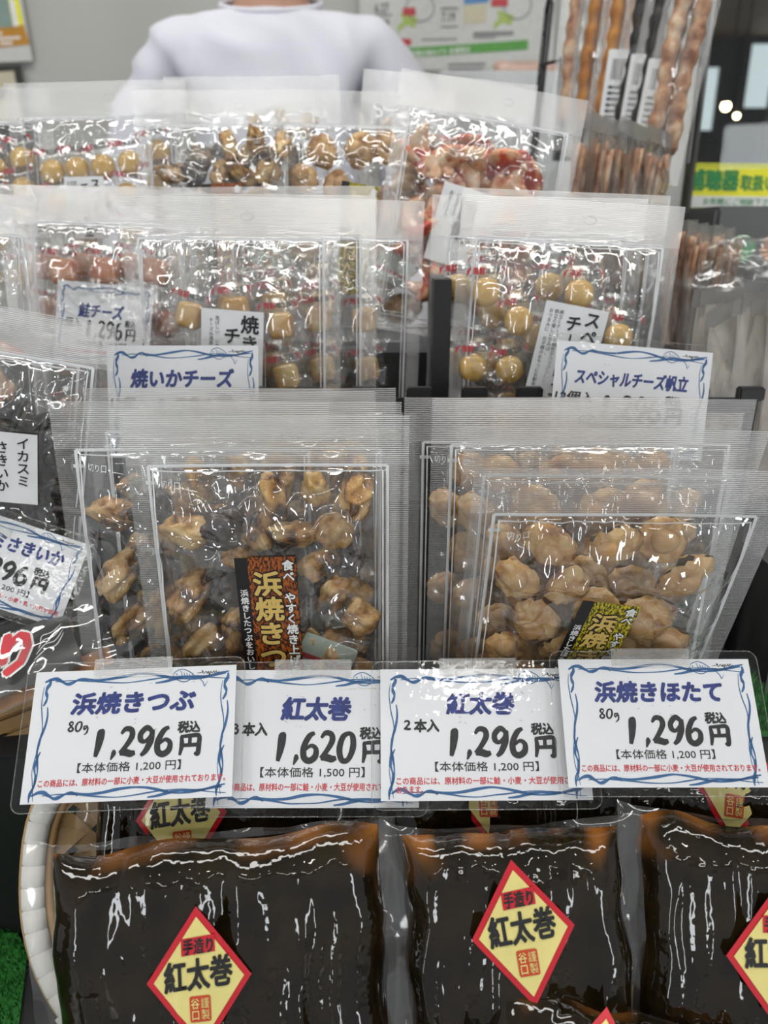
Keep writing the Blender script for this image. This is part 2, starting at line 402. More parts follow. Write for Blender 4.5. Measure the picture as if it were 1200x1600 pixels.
# brush numerals, drawn in a 1 x 1 box
BR = {
 '1': [([(0.62, 1.0), (0.66, 0.86), (0.56, 0.45), (0.38, 0.03)], (0.5, 1.1, 1.15, 0.9, 0.5))],
 '2': [([(0.12, 0.80), (0.34, 0.97), (0.66, 0.93), (0.72, 0.70), (0.45, 0.38), (0.12, 0.10)], (0.4, 0.8, 0.9, 0.95, 0.8, 0.7)), ([(0.10, 0.10), (0.42, 0.13), (0.70, 0.08), (0.95, 0.12)], (0.6, 1.15, 1.1, 0.6))],
 '9': [([(0.80, 0.86), (0.52, 0.99), (0.20, 0.78), (0.22, 0.56), (0.46, 0.50), (0.78, 0.72), (0.84, 0.90)], (0.7, 0.9, 0.9, 0.9, 0.6, 0.6, 0.6)), ([(0.84, 0.92), (0.76, 0.52), (0.52, 0.16), (0.26, 0.0)], (0.7, 1.1, 0.9, 0.5))],
 '6': [([(0.76, 0.98), (0.46, 0.86), (0.18, 0.48), (0.20, 0.14), (0.48, 0.02), (0.80, 0.16), (0.84, 0.42), (0.58, 0.54), (0.28, 0.40)], (0.5, 0.9, 1.0, 1.0, 1.0, 1.0, 0.8, 0.6, 0.4))],
 '0': [([(0.66, 0.97), (0.32, 0.84), (0.13, 0.42), (0.26, 0.05), (0.60, 0.06), (0.86, 0.45), (0.84, 0.85), (0.60, 0.99)], (0.6, 0.9, 1.0, 0.9, 0.8, 1.0, 0.9, 0.5))],
 '5': [([(0.84, 0.95), (0.36, 0.92)], (0.6, 0.8)), ([(0.36, 0.92), (0.24, 0.56), (0.62, 0.58), (0.82, 0.32), (0.52, 0.03), (0.16, 0.08)], (0.7, 0.7, 0.8, 1, 0.9, 0.5))],
 '8': [([(0.78, 0.86), (0.5, 0.98), (0.26, 0.78), (0.52, 0.52), (0.80, 0.22), (0.48, 0.02), (0.18, 0.20), (0.46, 0.50), (0.78, 0.82)], (0.6, 0.9, 0.9, 0.9, 0.9, 0.9, 0.9, 0.7, 0.5))],
 '3': [([(0.18, 0.86), (0.5, 0.97), (0.74, 0.76), (0.44, 0.55)], (0.5, 0.9, 0.9, 0.6)), ([(0.44, 0.55), (0.82, 0.40), (0.66, 0.05), (0.16, 0.08)], (0.6, 0.9, 1.0, 0.5))],
 ',': [([(0.62, 1.0), (0.72, 0.66), (0.30, 0.0)], (0.6, 1.6, 0.3))],
 'g': [([(0.74, 0.92), (0.3, 0.86), (0.34, 0.56), (0.72, 0.80), (0.70, 0.30), (0.34, 0.02)], (0.6, 0.9, 0.9, 0.7, 1.0, 0.4))],
 'E': [([(0.10, 0.92), (0.14, 0.5), (0.06, 0.0)], (0.6, 1.0, 0.5)), ([(0.06, 0.90), (0.5, 0.93), (0.90, 0.92), (0.92, 0.5), (0.88, 0.06), (0.72, 0.10)], (0.6, 0.8, 0.9, 1.0, 1.0, 0.4)), ([(0.50, 0.90), (0.50, 0.48)], (0.7, 0.8)), ([(0.14, 0.47), (0.88, 0.49)], (0.7, 0.8))],
}
def brush(mb, ch, x0, y0, x1, y1, w, z, mi=0):
    for k, (pts, prof) in enumerate(BR[ch]):
        mb.stroke([(x0 + a * (x1 - x0), y0 + b * (y1 - y0)) for a, b in pts], w, z + k * 5e-6, mi, 6, prof)

# ------------------------------------------------------------------ price cards
def card_border(mb, w, h, z, seed):
    rnd = random.Random(seed)
    X = lambda u: (u - 0.5) * w
    Y = lambda v: h * (1 - v)
    def wav(u0, v0, u1, v1, amp, n, ph, wd):
        pts = []
        for i in range(n + 1):
            t = i / n; o = amp * math.sin(ph + t * math.pi * 3.2) + rnd.uniform(-0.15, 0.15) * amp
            if abs(u1 - u0) > abs(v1 - v0): pts.append((X(u0 + (u1 - u0) * t), Y(v0 + (v1 - v0) * t + o)))
            else: pts.append((X(u0 + (u1 - u0) * t + o * 0.55), Y(v0 + (v1 - v0) * t)))
        mb.stroke(pts, wd * w * 1.35, z, 0, 4, (0.5, 1.0, 1.3, 0.7, 1.2, 0.6, 0.9, 0.5))
    for v0 in (0.085, 0.945):
        wav(0.05, v0 - 0.01, 0.27, v0 + 0.005, 0.022, 8, 2.6, 0.011)
        wav(0.24, v0 - 0.03, 0.95, v0 + 0.0, 0.022, 10, 0.5, 0.0085)
        wav(0.10, v0 + 0.01, 0.97, v0 + 0.005, 0.018, 12, 3.8, 0.0045)
        wav(0.60, v0 + 0.03, 0.965, v0 - 0.03, 0.008, 8, 1.0, 0.009)
    for u0 in (0.06, 0.945):
        wav(u0 + 0.012, 0.06, u0 + 0.0, 0.27, 0.012, 6, 0.5, 0.0105)
        wav(u0 - 0.005, 0.12, u0 - 0.01, 0.98, 0.020, 12, 3.6, 0.0035)
        wav(u0 + 0.014, 0.28, u0 - 0.012, 0.97, 0.020, 10, 0.2, 0.0075)
        wav(u0 + 0.0, 0.62, u0 - 0.016, 0.99, 0.016, 6, 2.0, 0.0075)
def card_fish(w, h, z):
    X = lambda u: (u - 0.5) * w
    Y = lambda v: h * (1 - v)
    mb = MB()
    mb.stroke([(X(0.685), Y(0.065)), (X(0.70), Y(0.035)), (X(0.735), Y(0.02)), (X(0.775), Y(0.05)), (X(0.80), Y(0.085))], 0.004 * w, z)
    mb.stroke([(X(0.685), Y(0.065)), (X(0.71), Y(0.105)), (X(0.75), Y(0.12)), (X(0.80), Y(0.085)), (X(0.835), Y(0.125)), (X(0.845), Y(0.16)), (X(0.86), Y(0.12))], 0.004 * w, z)
    mb.stroke([(X(0.722), Y(0.03)), (X(0.73), Y(0.07)), (X(0.72), Y(0.11))], 0.003 * w, z)
    for k in range(4): mb.stroke([(X(0.738 + 0.014 * k), Y(0.045 + 0.006 * k)), (X(0.745 + 0.012 * k), Y(0.075)), (X(0.736 + 0.014 * k), Y(0.10))], 0.003 * w, z)
    mb.add([(X(0.703) + 0.0035 * w * math.cos(a), Y(0.058) + 0.0035 * w * math.sin(a), z) for a in [i * math.pi / 4 for i in range(8)]], [tuple(range(8))])
    return mb
def card_sign(w, h, z):
    X = lambda u: (u - 0.5) * w
    Y = lambda v: h * (1 - v)
    mb = MB()
    pts = [(0.805, 0.055), (0.835, 0.048), (0.828, 0.035), (0.838, 0.06), (0.85, 0.045), (0.857, 0.062), (0.862, 0.045), (0.868, 0.075), (0.872, 0.045), (0.88, 0.06), (0.888, 0.043), (0.893, 0.06), (0.90, 0.04), (0.905, 0.058), (0.915, 0.048)]
    mb.stroke([(X(a), Y(b)) for a, b in pts], 0.0038 * w, z, 0, 4, (0.7, 1, 1, 0.8))
    return mb
def price_card(M, w, h, label, title, qty, price, base, red, tape=True, tt=(0.18, 0.83), red2=None, seed=1, px0=0.33, mx=0.0045, my=0.0042, tv=(0.185, 0.345)):
    t = thing('price_card', M, label, 'price card', 'blue bordered price cards')
    X = lambda u: (u - 0.5) * w
    Y = lambda v: h * (1 - v)
    MB().plate([(-w / 2, 0), (w / 2, 0), (w / 2, h), (-w / 2, h)], -0.0003, 0.0).build('paper', 'paper', t)
    mb = MB(); card_border(mb, w, h, 0.0001, seed); mb.build('border_drawing', 'ink_teal', t)
    card_fish(w, h, 0.00012).build('fish_drawing', 'ink_teal', t)
    card_sign(w, h, 0.00012).build('signature', 'ink_black', t)
    mb = MB(); htext(mb, title, X(tt[0]), Y(tv[1]), X(tt[1]), Y(tv[0]), 0.00015, 0.048, 0.12, res=3); mb.build('title_lettering', 'ink_blue', t)
    mb = MB(); z = 0.00015
    if qty in ('80g',):
        for k, ch in enumerate('80'): brush(mb, ch, X(0.185 + 0.037 * k), Y(0.475), X(0.222 + 0.037 * k), Y(0.40), 0.010 * w, z)
        brush(mb, 'g', X(0.256), Y(0.505), X(0.296), Y(0.430), 0.009 * w, z)
    elif qty == '12':
        htext(mb, '12個入', X(0.02), Y(0.56), X(0.27), Y(0.45), z, 0.03, 0.15)
    else:
        brush(mb, qty[0], X(px0 - 0.225), Y(0.475), X(px0 - 0.185), Y(0.405), 0.011 * w, z)
        htext(mb, qty[1:], X(px0 - 0.17), Y(0.49), X(px0 - 0.05), Y(0.395), z, 0.045, 0.08)
    # price digits
    xs = [px0, px0 + 0.071, px0 + 0.112, px0 + 0.20, px0 + 0.287]
    brush(mb, price[0], X(xs[0] - 0.02), Y(0.68), X(xs[0] + 0.045), Y(0.465), 0.034 * w, z)
    brush(mb, ',', X(xs[1]), Y(0.70), X(xs[1] + 0.03), Y(0.625), 0.016 * w, z)
    for k in range(3):
        brush(mb, price[2 + k], X(xs[2 + k]), Y(0.675), X(xs[2 + k] + 0.088), Y(0.465), 0.030 * w, z)
    ex = px0 + 0.405
    brush(mb, 'E', X(ex), Y(0.685), X(ex + 0.105), Y(0.53), 0.024 * w, z)
    htext(mb, '税込', X(ex - 0.008), Y(0.515), X(ex + 0.098), Y(0.43), z, 0.05, 0.05)
    htext(mb, '【本体価格 ' + base + ' 円】', X(px0 - 0.075), Y(0.79), X(px0 + 0.42), Y(0.715), z, 0.008)
    mb.build('price_lettering', 'ink_black', t)
    mb = MB(); htext(mb, red, X(0.075), Y(0.882), X(0.965), Y(0.828), z, 0.022)
    if red2: htext(mb, red2, X(0.075), Y(0.945), X(0.20), Y(0.893), z, 0.022)
    mb.build('notice_lettering', 'ink_red', t)
    rs_ = random.Random(seed * 7); mb = MB()
    for k in range(16):
        a, b, c_ = rs_.uniform(0.3, 0.8), rs_.uniform(0.10, 0.50), rs_.uniform(-2, 2); l = rs_.uniform(0.004, 0.02)
        mb.stroke([(X(a), Y(b)), (X(a + l), Y(b + l * math.sin(c_)))], 0.0032 * w, 0.00013, 0, 2, (0.4, 1.0, 0.3))
    tag(mb.build('scuff_marks', 'ink_pale', t), kind='stuff')
    # glossy laminate pouch around the paper
    MB().poly(rrect(-w / 2 - mx, -my, w / 2 + mx, h + my, 0.005), 0.0006).build('laminate', 'laminate', t)
    o = rrect(-w / 2 - mx, -my, w / 2 + mx, h + my, 0.005)
    MB().tube([(x, y, 0.0) for x, y in o], 0.00035, 5, closed=True).build('laminate_rim', 'laminate_edge', t, True)
    if tape:
        MB().box(-0.022, h - 0.004, 0.0008, 0.019, h + 0.0055, 0.0009).build('tape_strip', 'tape', t)
    return t

RED = 'この商品には、原材料の一部に小麦・大豆が使用されております。'
M, w, h = frame_quad((62, 1051), (373, 1038), (30, 1257), (363, 1245), 0.405, 0.381)
price_card(M, w, h, 'leftmost laminated price card of the front row, titled 浜焼きつぶ, 1,296円', '浜焼きつぶ', '80g', '1,296', '1,200', RED, seed=1, tt=(0.20, 0.80))
M, w, h = frame_quad((330, 1047), (645, 1047), (320, 1263), (655, 1262), 0.412, 0.389)
price_card(M, w, h, 'laminated price card titled 紅太巻 for three rolls at 1,620円', '紅太巻', '3本入', '1,620', '1,500', 'この商品は、原材料の一部に鮭・小麦・大豆が使用されております。', seed=2, tt=(0.345, 0.675), px0=0.325, tv=(0.21, 0.375))
M, w, h = frame_quad((593, 1045), (908, 1045), (596, 1253), (926, 1249), 0.408, 0.385)
price_card(M, w, h, 'laminated price card titled 紅太巻 for two rolls at 1,296円', '紅太巻', '2本入', '1,296', '1,200', 'この商品には、原材料の一部に鮭・小麦・大豆が使用されて', seed=3, tt=(0.33, 0.655), red2='おります。', px0=0.335, tv=(0.19, 0.355))
M, w, h = frame_quad((870, 1030), (1174, 1030), (892, 1231), (1200, 1230), 0.402, 0.379)
price_card(M, w, h, 'rightmost laminated price card of the front row, titled 浜焼きほたて, 1,296円', '浜焼きほたて', '80g', '1,296', '1,200', RED, seed=4)
M, w, h = frame_quad((172, 540), (409, 540), (172, 715), (406, 715), 0.499, 0.506)
price_card(M, w, h, 'price card titled 焼いかチーズ below the squid cheese pouches', '焼いかチーズ', '12', '1,296', '1,200', RED, seed=5, tape=False, tt=(0.16, 0.83), tv=(0.21, 0.37))
M, w, h = frame_quad((880, 533), (1118, 551), (852, 700), (1098, 722), 0.497, 0.502)
price_card(M, w, h, 'price card titled スペシャルチーズ帆立 below the scallop cheese pouches', 'スペシャルチーズ帆立', '12', '1,296', '1,200', RED, seed=6, tape=False, tt=(0.14, 0.86), tv=(0.24, 0.38))
M, w, h = frame_quad((93, 437), (240, 451), (82, 562), (233, 576), 0.60, 0.605)
price_card(M, w, h, 'small price card titled 鮭チーズ below the salmon cheese pouch', '鮭チーズ', '12', '1,296', '1,200', RED, seed=7, tape=False, tt=(0.24, 0.70), tv=(0.26, 0.43))
M, w, h = frame_quad((-134, 770), (101, 844), (-140, 904), (88, 982), 0.475, 0.468)
price_card(M, w, h, 'price card titled イカスミさきいか at the left edge, hung aslant', 'イカスミさきいか', '80g', '1,296', '1,200', 'この商品には、原材料の一部にいか・小麦・乳・大豆が使用', seed=8, tape=False, tt=(0.12, 0.88))

# ------------------------------------------------------------------ food pieces (unit meshes shared by all pouches)
def blob(name, matname, seed, sub=3, scale=(1, 1, 1), amp=0.3, freq=1.5, fold=0.0, size=0.01):
    bm = bmesh.new(); bmesh.ops.create_icosphere(bm, subdivisions=sub, radius=1.0)
    off = Vector((seed * 3.7, seed * 1.3, seed * 5.1))
    for v in bm.verts:
        p = v.co.copy(); n = noise.noise(p * freq + off); n2 = noise.noise(p * freq * 2.6 + off)
        k = 1 + amp * n * 1.6 + amp * 0.5 * n2
        if fold: k += fold * (1 - abs(noise.noise(p * 1.1 + off * 2)) * 3.0) * 0.5 + fold * 0.22 * math.sin(2.5 * p.x + 5 * p.y * p.x + 6 * p.z + seed)
        v.co = Vector((p.x * scale[0], p.y * scale[1], p.z * scale[2])) * max(k, 0.25) * size
    me = bpy.data.meshes.new(name); bm.to_mesh(me); bm.free(); me.materials.append(mat(matname))
    me.polygons.foreach_set('use_smooth', [True] * len(me.polygons)); return me
WHELK = [blob('whelk_piece', 'whelk' if s % 4 else 'whelk_dark', s, 4, ((1.35, 0.75, 0.6), (1.05, 0.95, 0.6), (1.2, 0.7, 0.7))[s % 3], 0.34, 1.25, 0.24, 0.0097) for s in range(1, 10)]
def scallop_mesh(seed):
    """boiled scallop: round muscle on a ruffled mantle"""
    rnd = random.Random(seed); mb = MB(); n, rings = 40, 7
    vs = []
    for i in range(rings + 1):
        t = i / rings
        for k in range(n):
            a = 2 * math.pi * k / n
            r = 0.0135 * (0.12 + 0.88 * t) * (1 + 0.16 * noise.noise(Vector((math.cos(a) * 1.2, math.sin(a) * 1.2, seed))) + 0.10 * noise.noise(Vector((math.cos(a) * 3, math.sin(a) * 3, seed + 5))) * t)
            z = 0.0045 * math.sqrt(max(0, 1 - t ** 2.6)) + 0.0030 * t * t * noise.noise(Vector((math.cos(a) * 4, math.sin(a) * 4, seed * 2))) + 0.001 * noise.noise(Vector((r * 300 * math.cos(a), r * 300 * math.sin(a), seed)))
            vs.append((r * math.cos(a), r * math.sin(a) * 0.85, z))
    fs = [(i * n + k, i * n + (k + 1) % n, (i + 1) * n + (k + 1) % n, (i + 1) * n + k) for i in range(rings) for k in range(n)] + [tuple(reversed(range(n)))]
    b0 = len(vs)
    vs2 = [(x, y, -z * 0.7 - 0.001) for x, y, z in vs]
    mb.add(vs, fs, 0); mb.add(vs2, [tuple(reversed(f)) for f in fs], 0)
    m = len(mb.v)
    # muscle
    ox, oy = rnd.uniform(-0.003, 0.003), rnd.uniform(-0.002, 0.004); q = []
    for i in range(9):
        ph = math.pi * i / 8 * 0.55
        for k in range(20):
            a = 2 * math.pi * k / 20; r = 0.0072 * math.sin(ph) ** 0.8 * (1 + 0.06 * math.sin(3 * a + seed))
            q.append((ox + r * math.cos(a), oy + r * math.sin(a), 0.0022 + 0.0058 * math.cos(ph)))
    mb.add(q, [(i * 20 + k, (i + 1) * 20 + k, (i + 1) * 20 + (k + 1) % 20, i * 20 + (k + 1) % 20) for i in range(8) for k in range(20)], 1)
    me = bpy.data.meshes.new('scallop_piece'); me.from_pydata(mb.v, [], mb.f)
    me.materials.append(mat('scallop')); me.materials.append(mat('scallop_muscle'))
    me.polygons.foreach_set('material_index', mb.m); me.polygons.foreach_set('use_smooth', [True] * len(me.polygons)); me.update()
    return me
SCALLOP = [scallop_mesh(s) for s in range(1, 6)]
def cheese_mesh(name, matname, seed, ex, size, sz):
    bm = bmesh.new(); bmesh.ops.create_icosphere(bm, subdivisions=4, radius=1.0)
    for v in bm.verts:
        p = v.co.normalized(); q = Vector([math.copysign(abs(c) ** ex, c) for c in p])
        k = 1 + 0.05 * noise.noise(p * 2 + Vector((seed, 0, 0))) + 0.02 * noise.noise(p * 6 + Vector((0, seed, 0)))
        v.co = Vector((q.x * size, q.y * size, q.z * sz)) * k
    me = bpy.data.meshes.new(name); bm.to_mesh(me); bm.free(); me.materials.append(mat(matname))
    me.polygons.foreach_set('use_smooth', [True] * len(me.polygons)); return me
BALL = [cheese_mesh('cheese_ball', 'cheese_ball', s, 0.95, 0.0100, 0.0068) for s in (1, 2)]
CUBE = [cheese_mesh('cheese_cube', 'cheese_cube', s, 0.48, 0.0090, 0.0062) for s in (3, 4)]
SALM = [cheese_mesh('salmon_cube', 'salmon_cube', s, 0.45, 0.0100, 0.0062) for s in (5, 6)]
def strip_mesh(name, matname, seed, L, wd, th, curl, n=14):
    rnd = random.Random(seed); mb = MB(); rows = []
    pa, pb = rnd.uniform(0, 6), rnd.uniform(0, 6)
    for i in range(n + 1):
        t = i / n - 0.5; x = t * L; y = curl * L * math.sin(pa + t * 3.4) * 0.35; z = 0.25 * curl * L * math.sin(pb + t * 4)
        tw = curl * math.sin(pb + t * 3); ww = wd * (0.75 + 0.25 * math.cos(t * 5 + pa)) * (1 - (2 * abs(t)) ** 6 * 0.7)
        for (a, b) in ((-1, -1), (0, -1.2), (1, -1), (1, 1), (0, 1.2), (-1, 1)):
            dy, dz = a * ww / 2, b * th / 2
            rows.append((x, y + dy * math.cos(tw) - dz * math.sin(tw), z + dy * math.sin(tw) + dz * math.cos(tw)))
    fs = [(i * 6 + k, i * 6 + (k + 1) % 6, (i + 1) * 6 + (k + 1) % 6, (i + 1) * 6 + k) for i in range(n) for k in range(6)] + [tuple(reversed(range(6))), tuple(n * 6 + k for k in range(6))]
    me = bpy.data.meshes.new(name); me.from_pydata(rows, [], fs); me.materials.append(mat(matname))
    me.polygons.foreach_set('use_smooth', [True] * len(me.polygons)); me.update(); return me
REDS = [strip_mesh('squid_strip', 'red_strip', s, 0.040, 0.021, 0.007, 0.55) for s in range(5)]
INKS = [strip_mesh('squid_strip', 'ink_strip', s, 0.060, 0.009, 0.004, 0.5) for s in range(6)]
BRNS = [strip_mesh('dried_strip', 'brown_strip', s, 0.118, 0.011, 0.004, 0.15) for s in range(4)]

# ------------------------------------------------------------------ pouches
PW, PH, HEAD, SIDE, BOT = 0.150, 0.200, 0.027, 0.0115, 0.013
PTOP = PH - HEAD                                   # print line height above the base
def film_mesh(seed, W=PW, H=PH, front=True, thick=0.0125, head=HEAD, cr=1.0, nx=84, ny=104, wave=0.0025, flat=None):
    rnd = random.Random(seed); off = Vector((seed * 7.3, seed * 2.9, seed * 0.7))
    sgn = 1 if front else -1; vs = []; mi = []
    for j in range(ny + 1):
        y = H * j / ny
        for i in range(nx + 1):
            x = W * (i / nx - 0.5)
            ex = min(1, max(0, (W / 2 - SIDE - abs(x)) / 0.016)); eb = min(1, max(0, (y - BOT) / 0.02)); et = min(1, max(0, (H - head - y) / 0.035))
            env = (ex ** 0.55) * (eb ** 0.55) * (et ** 0.7)
            p = Vector((x * 30, y * 30, 0)) + off
            rid = 1 - abs(noise.noise(p)) * 2.2; rid2 = 1 - abs(noise.noise(p * 2.3 + Vector((4, 4, 0)))) * 2.2
            # fans of creases running down from the top seal and in from the corners
            fan = (1 - abs(noise.noise(Vector((x * 95, y * 14, 3)) + off)) * 2.4) * max(0, 1 - (H - head - y) / 0.055) * min(1, max(0, (H - head - y) / 0.006))
            crl = cr
            if flat:
                dd = math.hypot(max(flat[0] - x, 0, x - flat[2]), max(flat[1] - y, 0, y - flat[3])); kk = min(1, dd / 0.014); crl = cr * kk * kk * (3 - 2 * kk)
            z = env * (thick * (0.85 + 0.15 * (1 - crl)) + crl * (0.0042 * rid + 0.0042 * rid2)) + crl * 0.0030 * fan * (1 if ex > 0 else 0) * min(1, ex * 3)
            z = sgn * z * (1 if front else 0.55)
            z += wave * noise.noise(Vector((x * 9, y * 7, 0)) + off) * (0.3 + 1.7 * (y / H) ** 2) * (1 if front else 0.98) + (0.0003 if front else -0.0003)
            vs.append((x, y, z))
    fs = []
    for j in range(ny):
        for i in range(nx):
            a = j * (nx + 1) + i; f = (a, a + 1, a + nx + 2, a + nx + 1)
            fs.append(f if front else f[::-1])
            xm = W * ((i + 0.5) / nx - 0.5); ym = H * (j + 0.5) / ny
            mi.append(2 if ym > H - head else 1 if (abs(xm) > W / 2 - SIDE or ym < BOT) else 0)
    me = bpy.data.meshes.new('film'); me.from_pydata(vs, [], fs)
    me.materials.append(mat('film_clear' if front else 'film_back')); me.materials.append(mat('film_seal' if front else 'film_back')); me.materials.append(mat('film_header' if front else 'film_back'))
    me.polygons.foreach_set('material_index', mi); me.polygons.foreach_set('use_smooth', [True] * len(fs)); me.update()
    return me, vs, nx, ny
FILM = {}
def films(seed, **kw):
    key = (seed, tuple(sorted(kw.items())))
    if key not in FILM:
        a = film_mesh(seed, front=True, **kw); b = film_mesh(seed, front=False, **kw)
        FILM[key] = (a, b[0])
    return FILM[key]
def surf(fm, W, H, x, y, dz=0.0):
    me, vs, nx, ny = fm
    i = min(max((x / W + 0.5) * nx, 0), nx - 1e-4); j = min(max(y / H * ny, 0), ny - 1e-4); a, b = int(i), int(j); s, t = i - a, j - b
    g = lambda p, q: vs[q * (nx + 1) + p][2]
    return (1 - t) * ((1 - s) * g(a, b) + s * g(a + 1, b)) + t * ((1 - s) * g(a, b + 1) + s * g(a + 1, b + 1)) + dz
def border_mesh(fm, W, H, head, cut=True):
    """white double line printed round the window of the pouch, with the tear mark"""
    mb = MB()
    def line(x0, y0, x1, y1, wd):
        n = 36; vs = []
        dx, dy = x1 - x0, y1 - y0; L = math.hypot(dx, dy); nx_, ny_ = -dy / L * wd / 2, dx / L * wd / 2
        for k in range(n + 1):
            x, y = x0 + dx * k / n, y0 + dy * k / n
            z = surf(fm, W, H, x, y, 0.0004)
            vs += [(x + nx_, y + ny_, z), (x - nx_, y - ny_, z)]
        mb.add(vs, [(2 * k, 2 * k + 1, 2 * k + 3, 2 * k + 2) for k in range(n)])
    for ins, wd in ((0.0, 0.0017), (0.0024, 0.0007)):
        x0, x1, y0, y1 = -W / 2 + SIDE + ins, W / 2 - SIDE - ins, BOT + ins, H - head - ins
        line(x0, y1, x1, y1, wd); line(x0, y0, x1, y0, wd); line(x0, y0, x0, y1, wd); line(x1, y0, x1, y1, wd)
    if cut:
        xc, yc = -W / 2 + SIDE, H - head - 0.009
        mb.add([(xc - 0.002, yc - 0.001, surf(fm, W, H, xc, yc, 0.0005)), (xc + 0.004, yc - 0.001, surf(fm, W, H, xc, yc, 0.0005)), (xc + 0.004, yc + 0.001, surf(fm, W, H, xc, yc, 0.0005)), (xc - 0.002, yc + 0.001, surf(fm, W, H, xc, yc, 0.0005))], [(0, 1, 2, 3)])
        k = len(mb.v); htext(mb, '切り口', xc + 0.0065, yc - 0.002, xc + 0.0175, yc + 0.002, 0)
        mb.v[k:] = [(x, y, surf(fm, W, H, x, y, 0.0006)) for x, y, z in mb.v[k:]]
    return mb
def drape(mb, fm, W, H, ox, oy, rot, dz, k0=0):
    """lay flat artwork onto the film at (ox, oy)"""
    c, s = math.cos(rot), math.sin(rot); zc = surf(fm, W, H, ox, oy)
    out = []
    for x, y, z in mb.v[k0:]:
        X, Y = ox + x * c - y * s, oy + x * s + y * c
        out.append((X, Y, surf(fm, W, H, X, Y) + dz + z))
    mb.v[k0:] = out
def grid_patch(mb, x0, y0, x1, y1, z, mi=0, n=6, m=10):
    vs = [(x0 + (x1 - x0) * i / n, y0 + (y1 - y0) * j / m, z) for j in range(m + 1) for i in range(n + 1)]
    mb.add(vs, [(j * (n + 1) + i, j * (n + 1) + i + 1, (j + 1) * (n + 1) + i + 1, (j + 1) * (n + 1) + i) for j in range(m) for i in range(n)], mi)
def label_part(root, fm, W, H, kind, ox, oy, rot=0.0, s=1.0):
    """sticker on the front film; (ox, oy) is the middle of its top edge"""
    def done(mb, name, m, dz, par): drape(mb, fm, W, H, ox, oy, rot, dz); return mb.build(name, m, par)
    if kind in ('whelk', 'scallop'):
        w = 0.033 * s; h = w * 2.75; x0 = -w / 2
        mb = MB(); grid_patch(mb, x0, -h, x0 + 0.21 * w, 0, 0, 0, 2); grid_patch(mb, x0 + 0.21 * w, -h, x0 + w, 0, 0, 1, 6)
        lab = done(mb, 'label', ['label_black', 'label_orange' if kind == 'whelk' else 'label_gold'], 0.0012, root)
        lab['label'] = 'black and %s label with vertical lettering' % ('orange' if kind == 'whelk' else 'gold')
        big = '浜焼きつぶ' if kind == 'whelk' else '浜焼きほたて'
        st = 0.46 * w if kind == 'whelk' else 0.43 * w
        mb = MB(); vtext(mb, big, x0 + 0.51 * w, -0.24 * w, st, 0.0002, 0.085, wide=1.05); done(mb, 'lettering_outline', 'label_black', 0.0012, lab)
        mb = MB(); vtext(mb, big, x0 + 0.51 * w, -0.24 * w, st, 0.0004, 0.034, wide=1.05, res=3); done(mb, 'title_lettering', 'ink_gold', 0.0012, lab)
        mb = MB(); vtext(mb, '食べ やすく焼き上げました', x0 + 0.87 * w, -0.05 * w, 0.195 * w, 0.0002, 0.10); done(mb, 'lettering_outline', 'label_black', 0.0012, lab)
        mb = MB(); vtext(mb, '食べ やすく焼き上げました', x0 + 0.87 * w, -0.05 * w, 0.195 * w, 0.0004, 0.035)
        vtext(mb, '浜焼きしたつぶをおいしさ' if kind == 'whelk' else '浜焼きしたほたてをおいし', x0 + 0.115 * w, -0.56 * w, 0.138 * w, 0.0004, 0.03)
        done(mb, 'side_lettering', 'ink_white', 0.0012, lab)
        return lab
    spec = {'squid': (0.043, 0.062, (('焼きいか', 0.78, 0.06, 0.30, 0.03), ('チーズ', 0.50, 0.26, 0.28, 0.03)), (('香ばしい いかと', 0.26, 0.10), ('チーズの濃厚な味', 0.16, 0.14))),
            'ball': (0.046, 0.068, (('スペシャル', 0.78, 0.04, 0.26, 0.03), ('チーズ帆立', 0.50, 0.14, 0.26, 0.03)), (('帆立とチーズの相性がバツグン!!', 0.28, 0.10), ('帆立の優しい甘みは、', 0.20, 0.10), ('おつまみに お子様のおやつにお勧めです', 0.11, 0.10))),
            'umami': (0.048, 0.060, (('旨味', 0.50, 0.15, 0.36, 0.06),), (('こだわり', 0.84, 0.10), ('北海道の味', 0.28, 0.12), ('お酒のつまみ', 0.16, 0.10))),
            'ink': (0.034, 0.044, (('イカスミ', 0.76, 0.06, 0.23, 0.02), ('さきいか', 0.40, 0.16, 0.235, 0.02)), (('噛むほどに旨い', 0.12, 0.12),))}[kind]
    w, h = spec[0] * s, spec[1] * s; x0 = -w / 2
    mb = MB(); grid_patch(mb, x0, -h, x0 + w, 0, 0); lab = done(mb, 'label', 'label_paper', 0.0012, root)
    lab['label'] = 'white paper label with vertical brush lettering'
    mb = MB()
    for tx, u, v, c, b in spec[2]: vtext(mb, tx, x0 + u * w, -v * w, c * w, 0.0003, b, res=3)
    for tx, u, v in spec[3]: vtext(mb, tx, x0 + u * w, -v * w, 0.072 * w, 0.0003, 0.0)
    done(mb, 'lettering', 'ink_black', 0.0012, lab)
    return lab
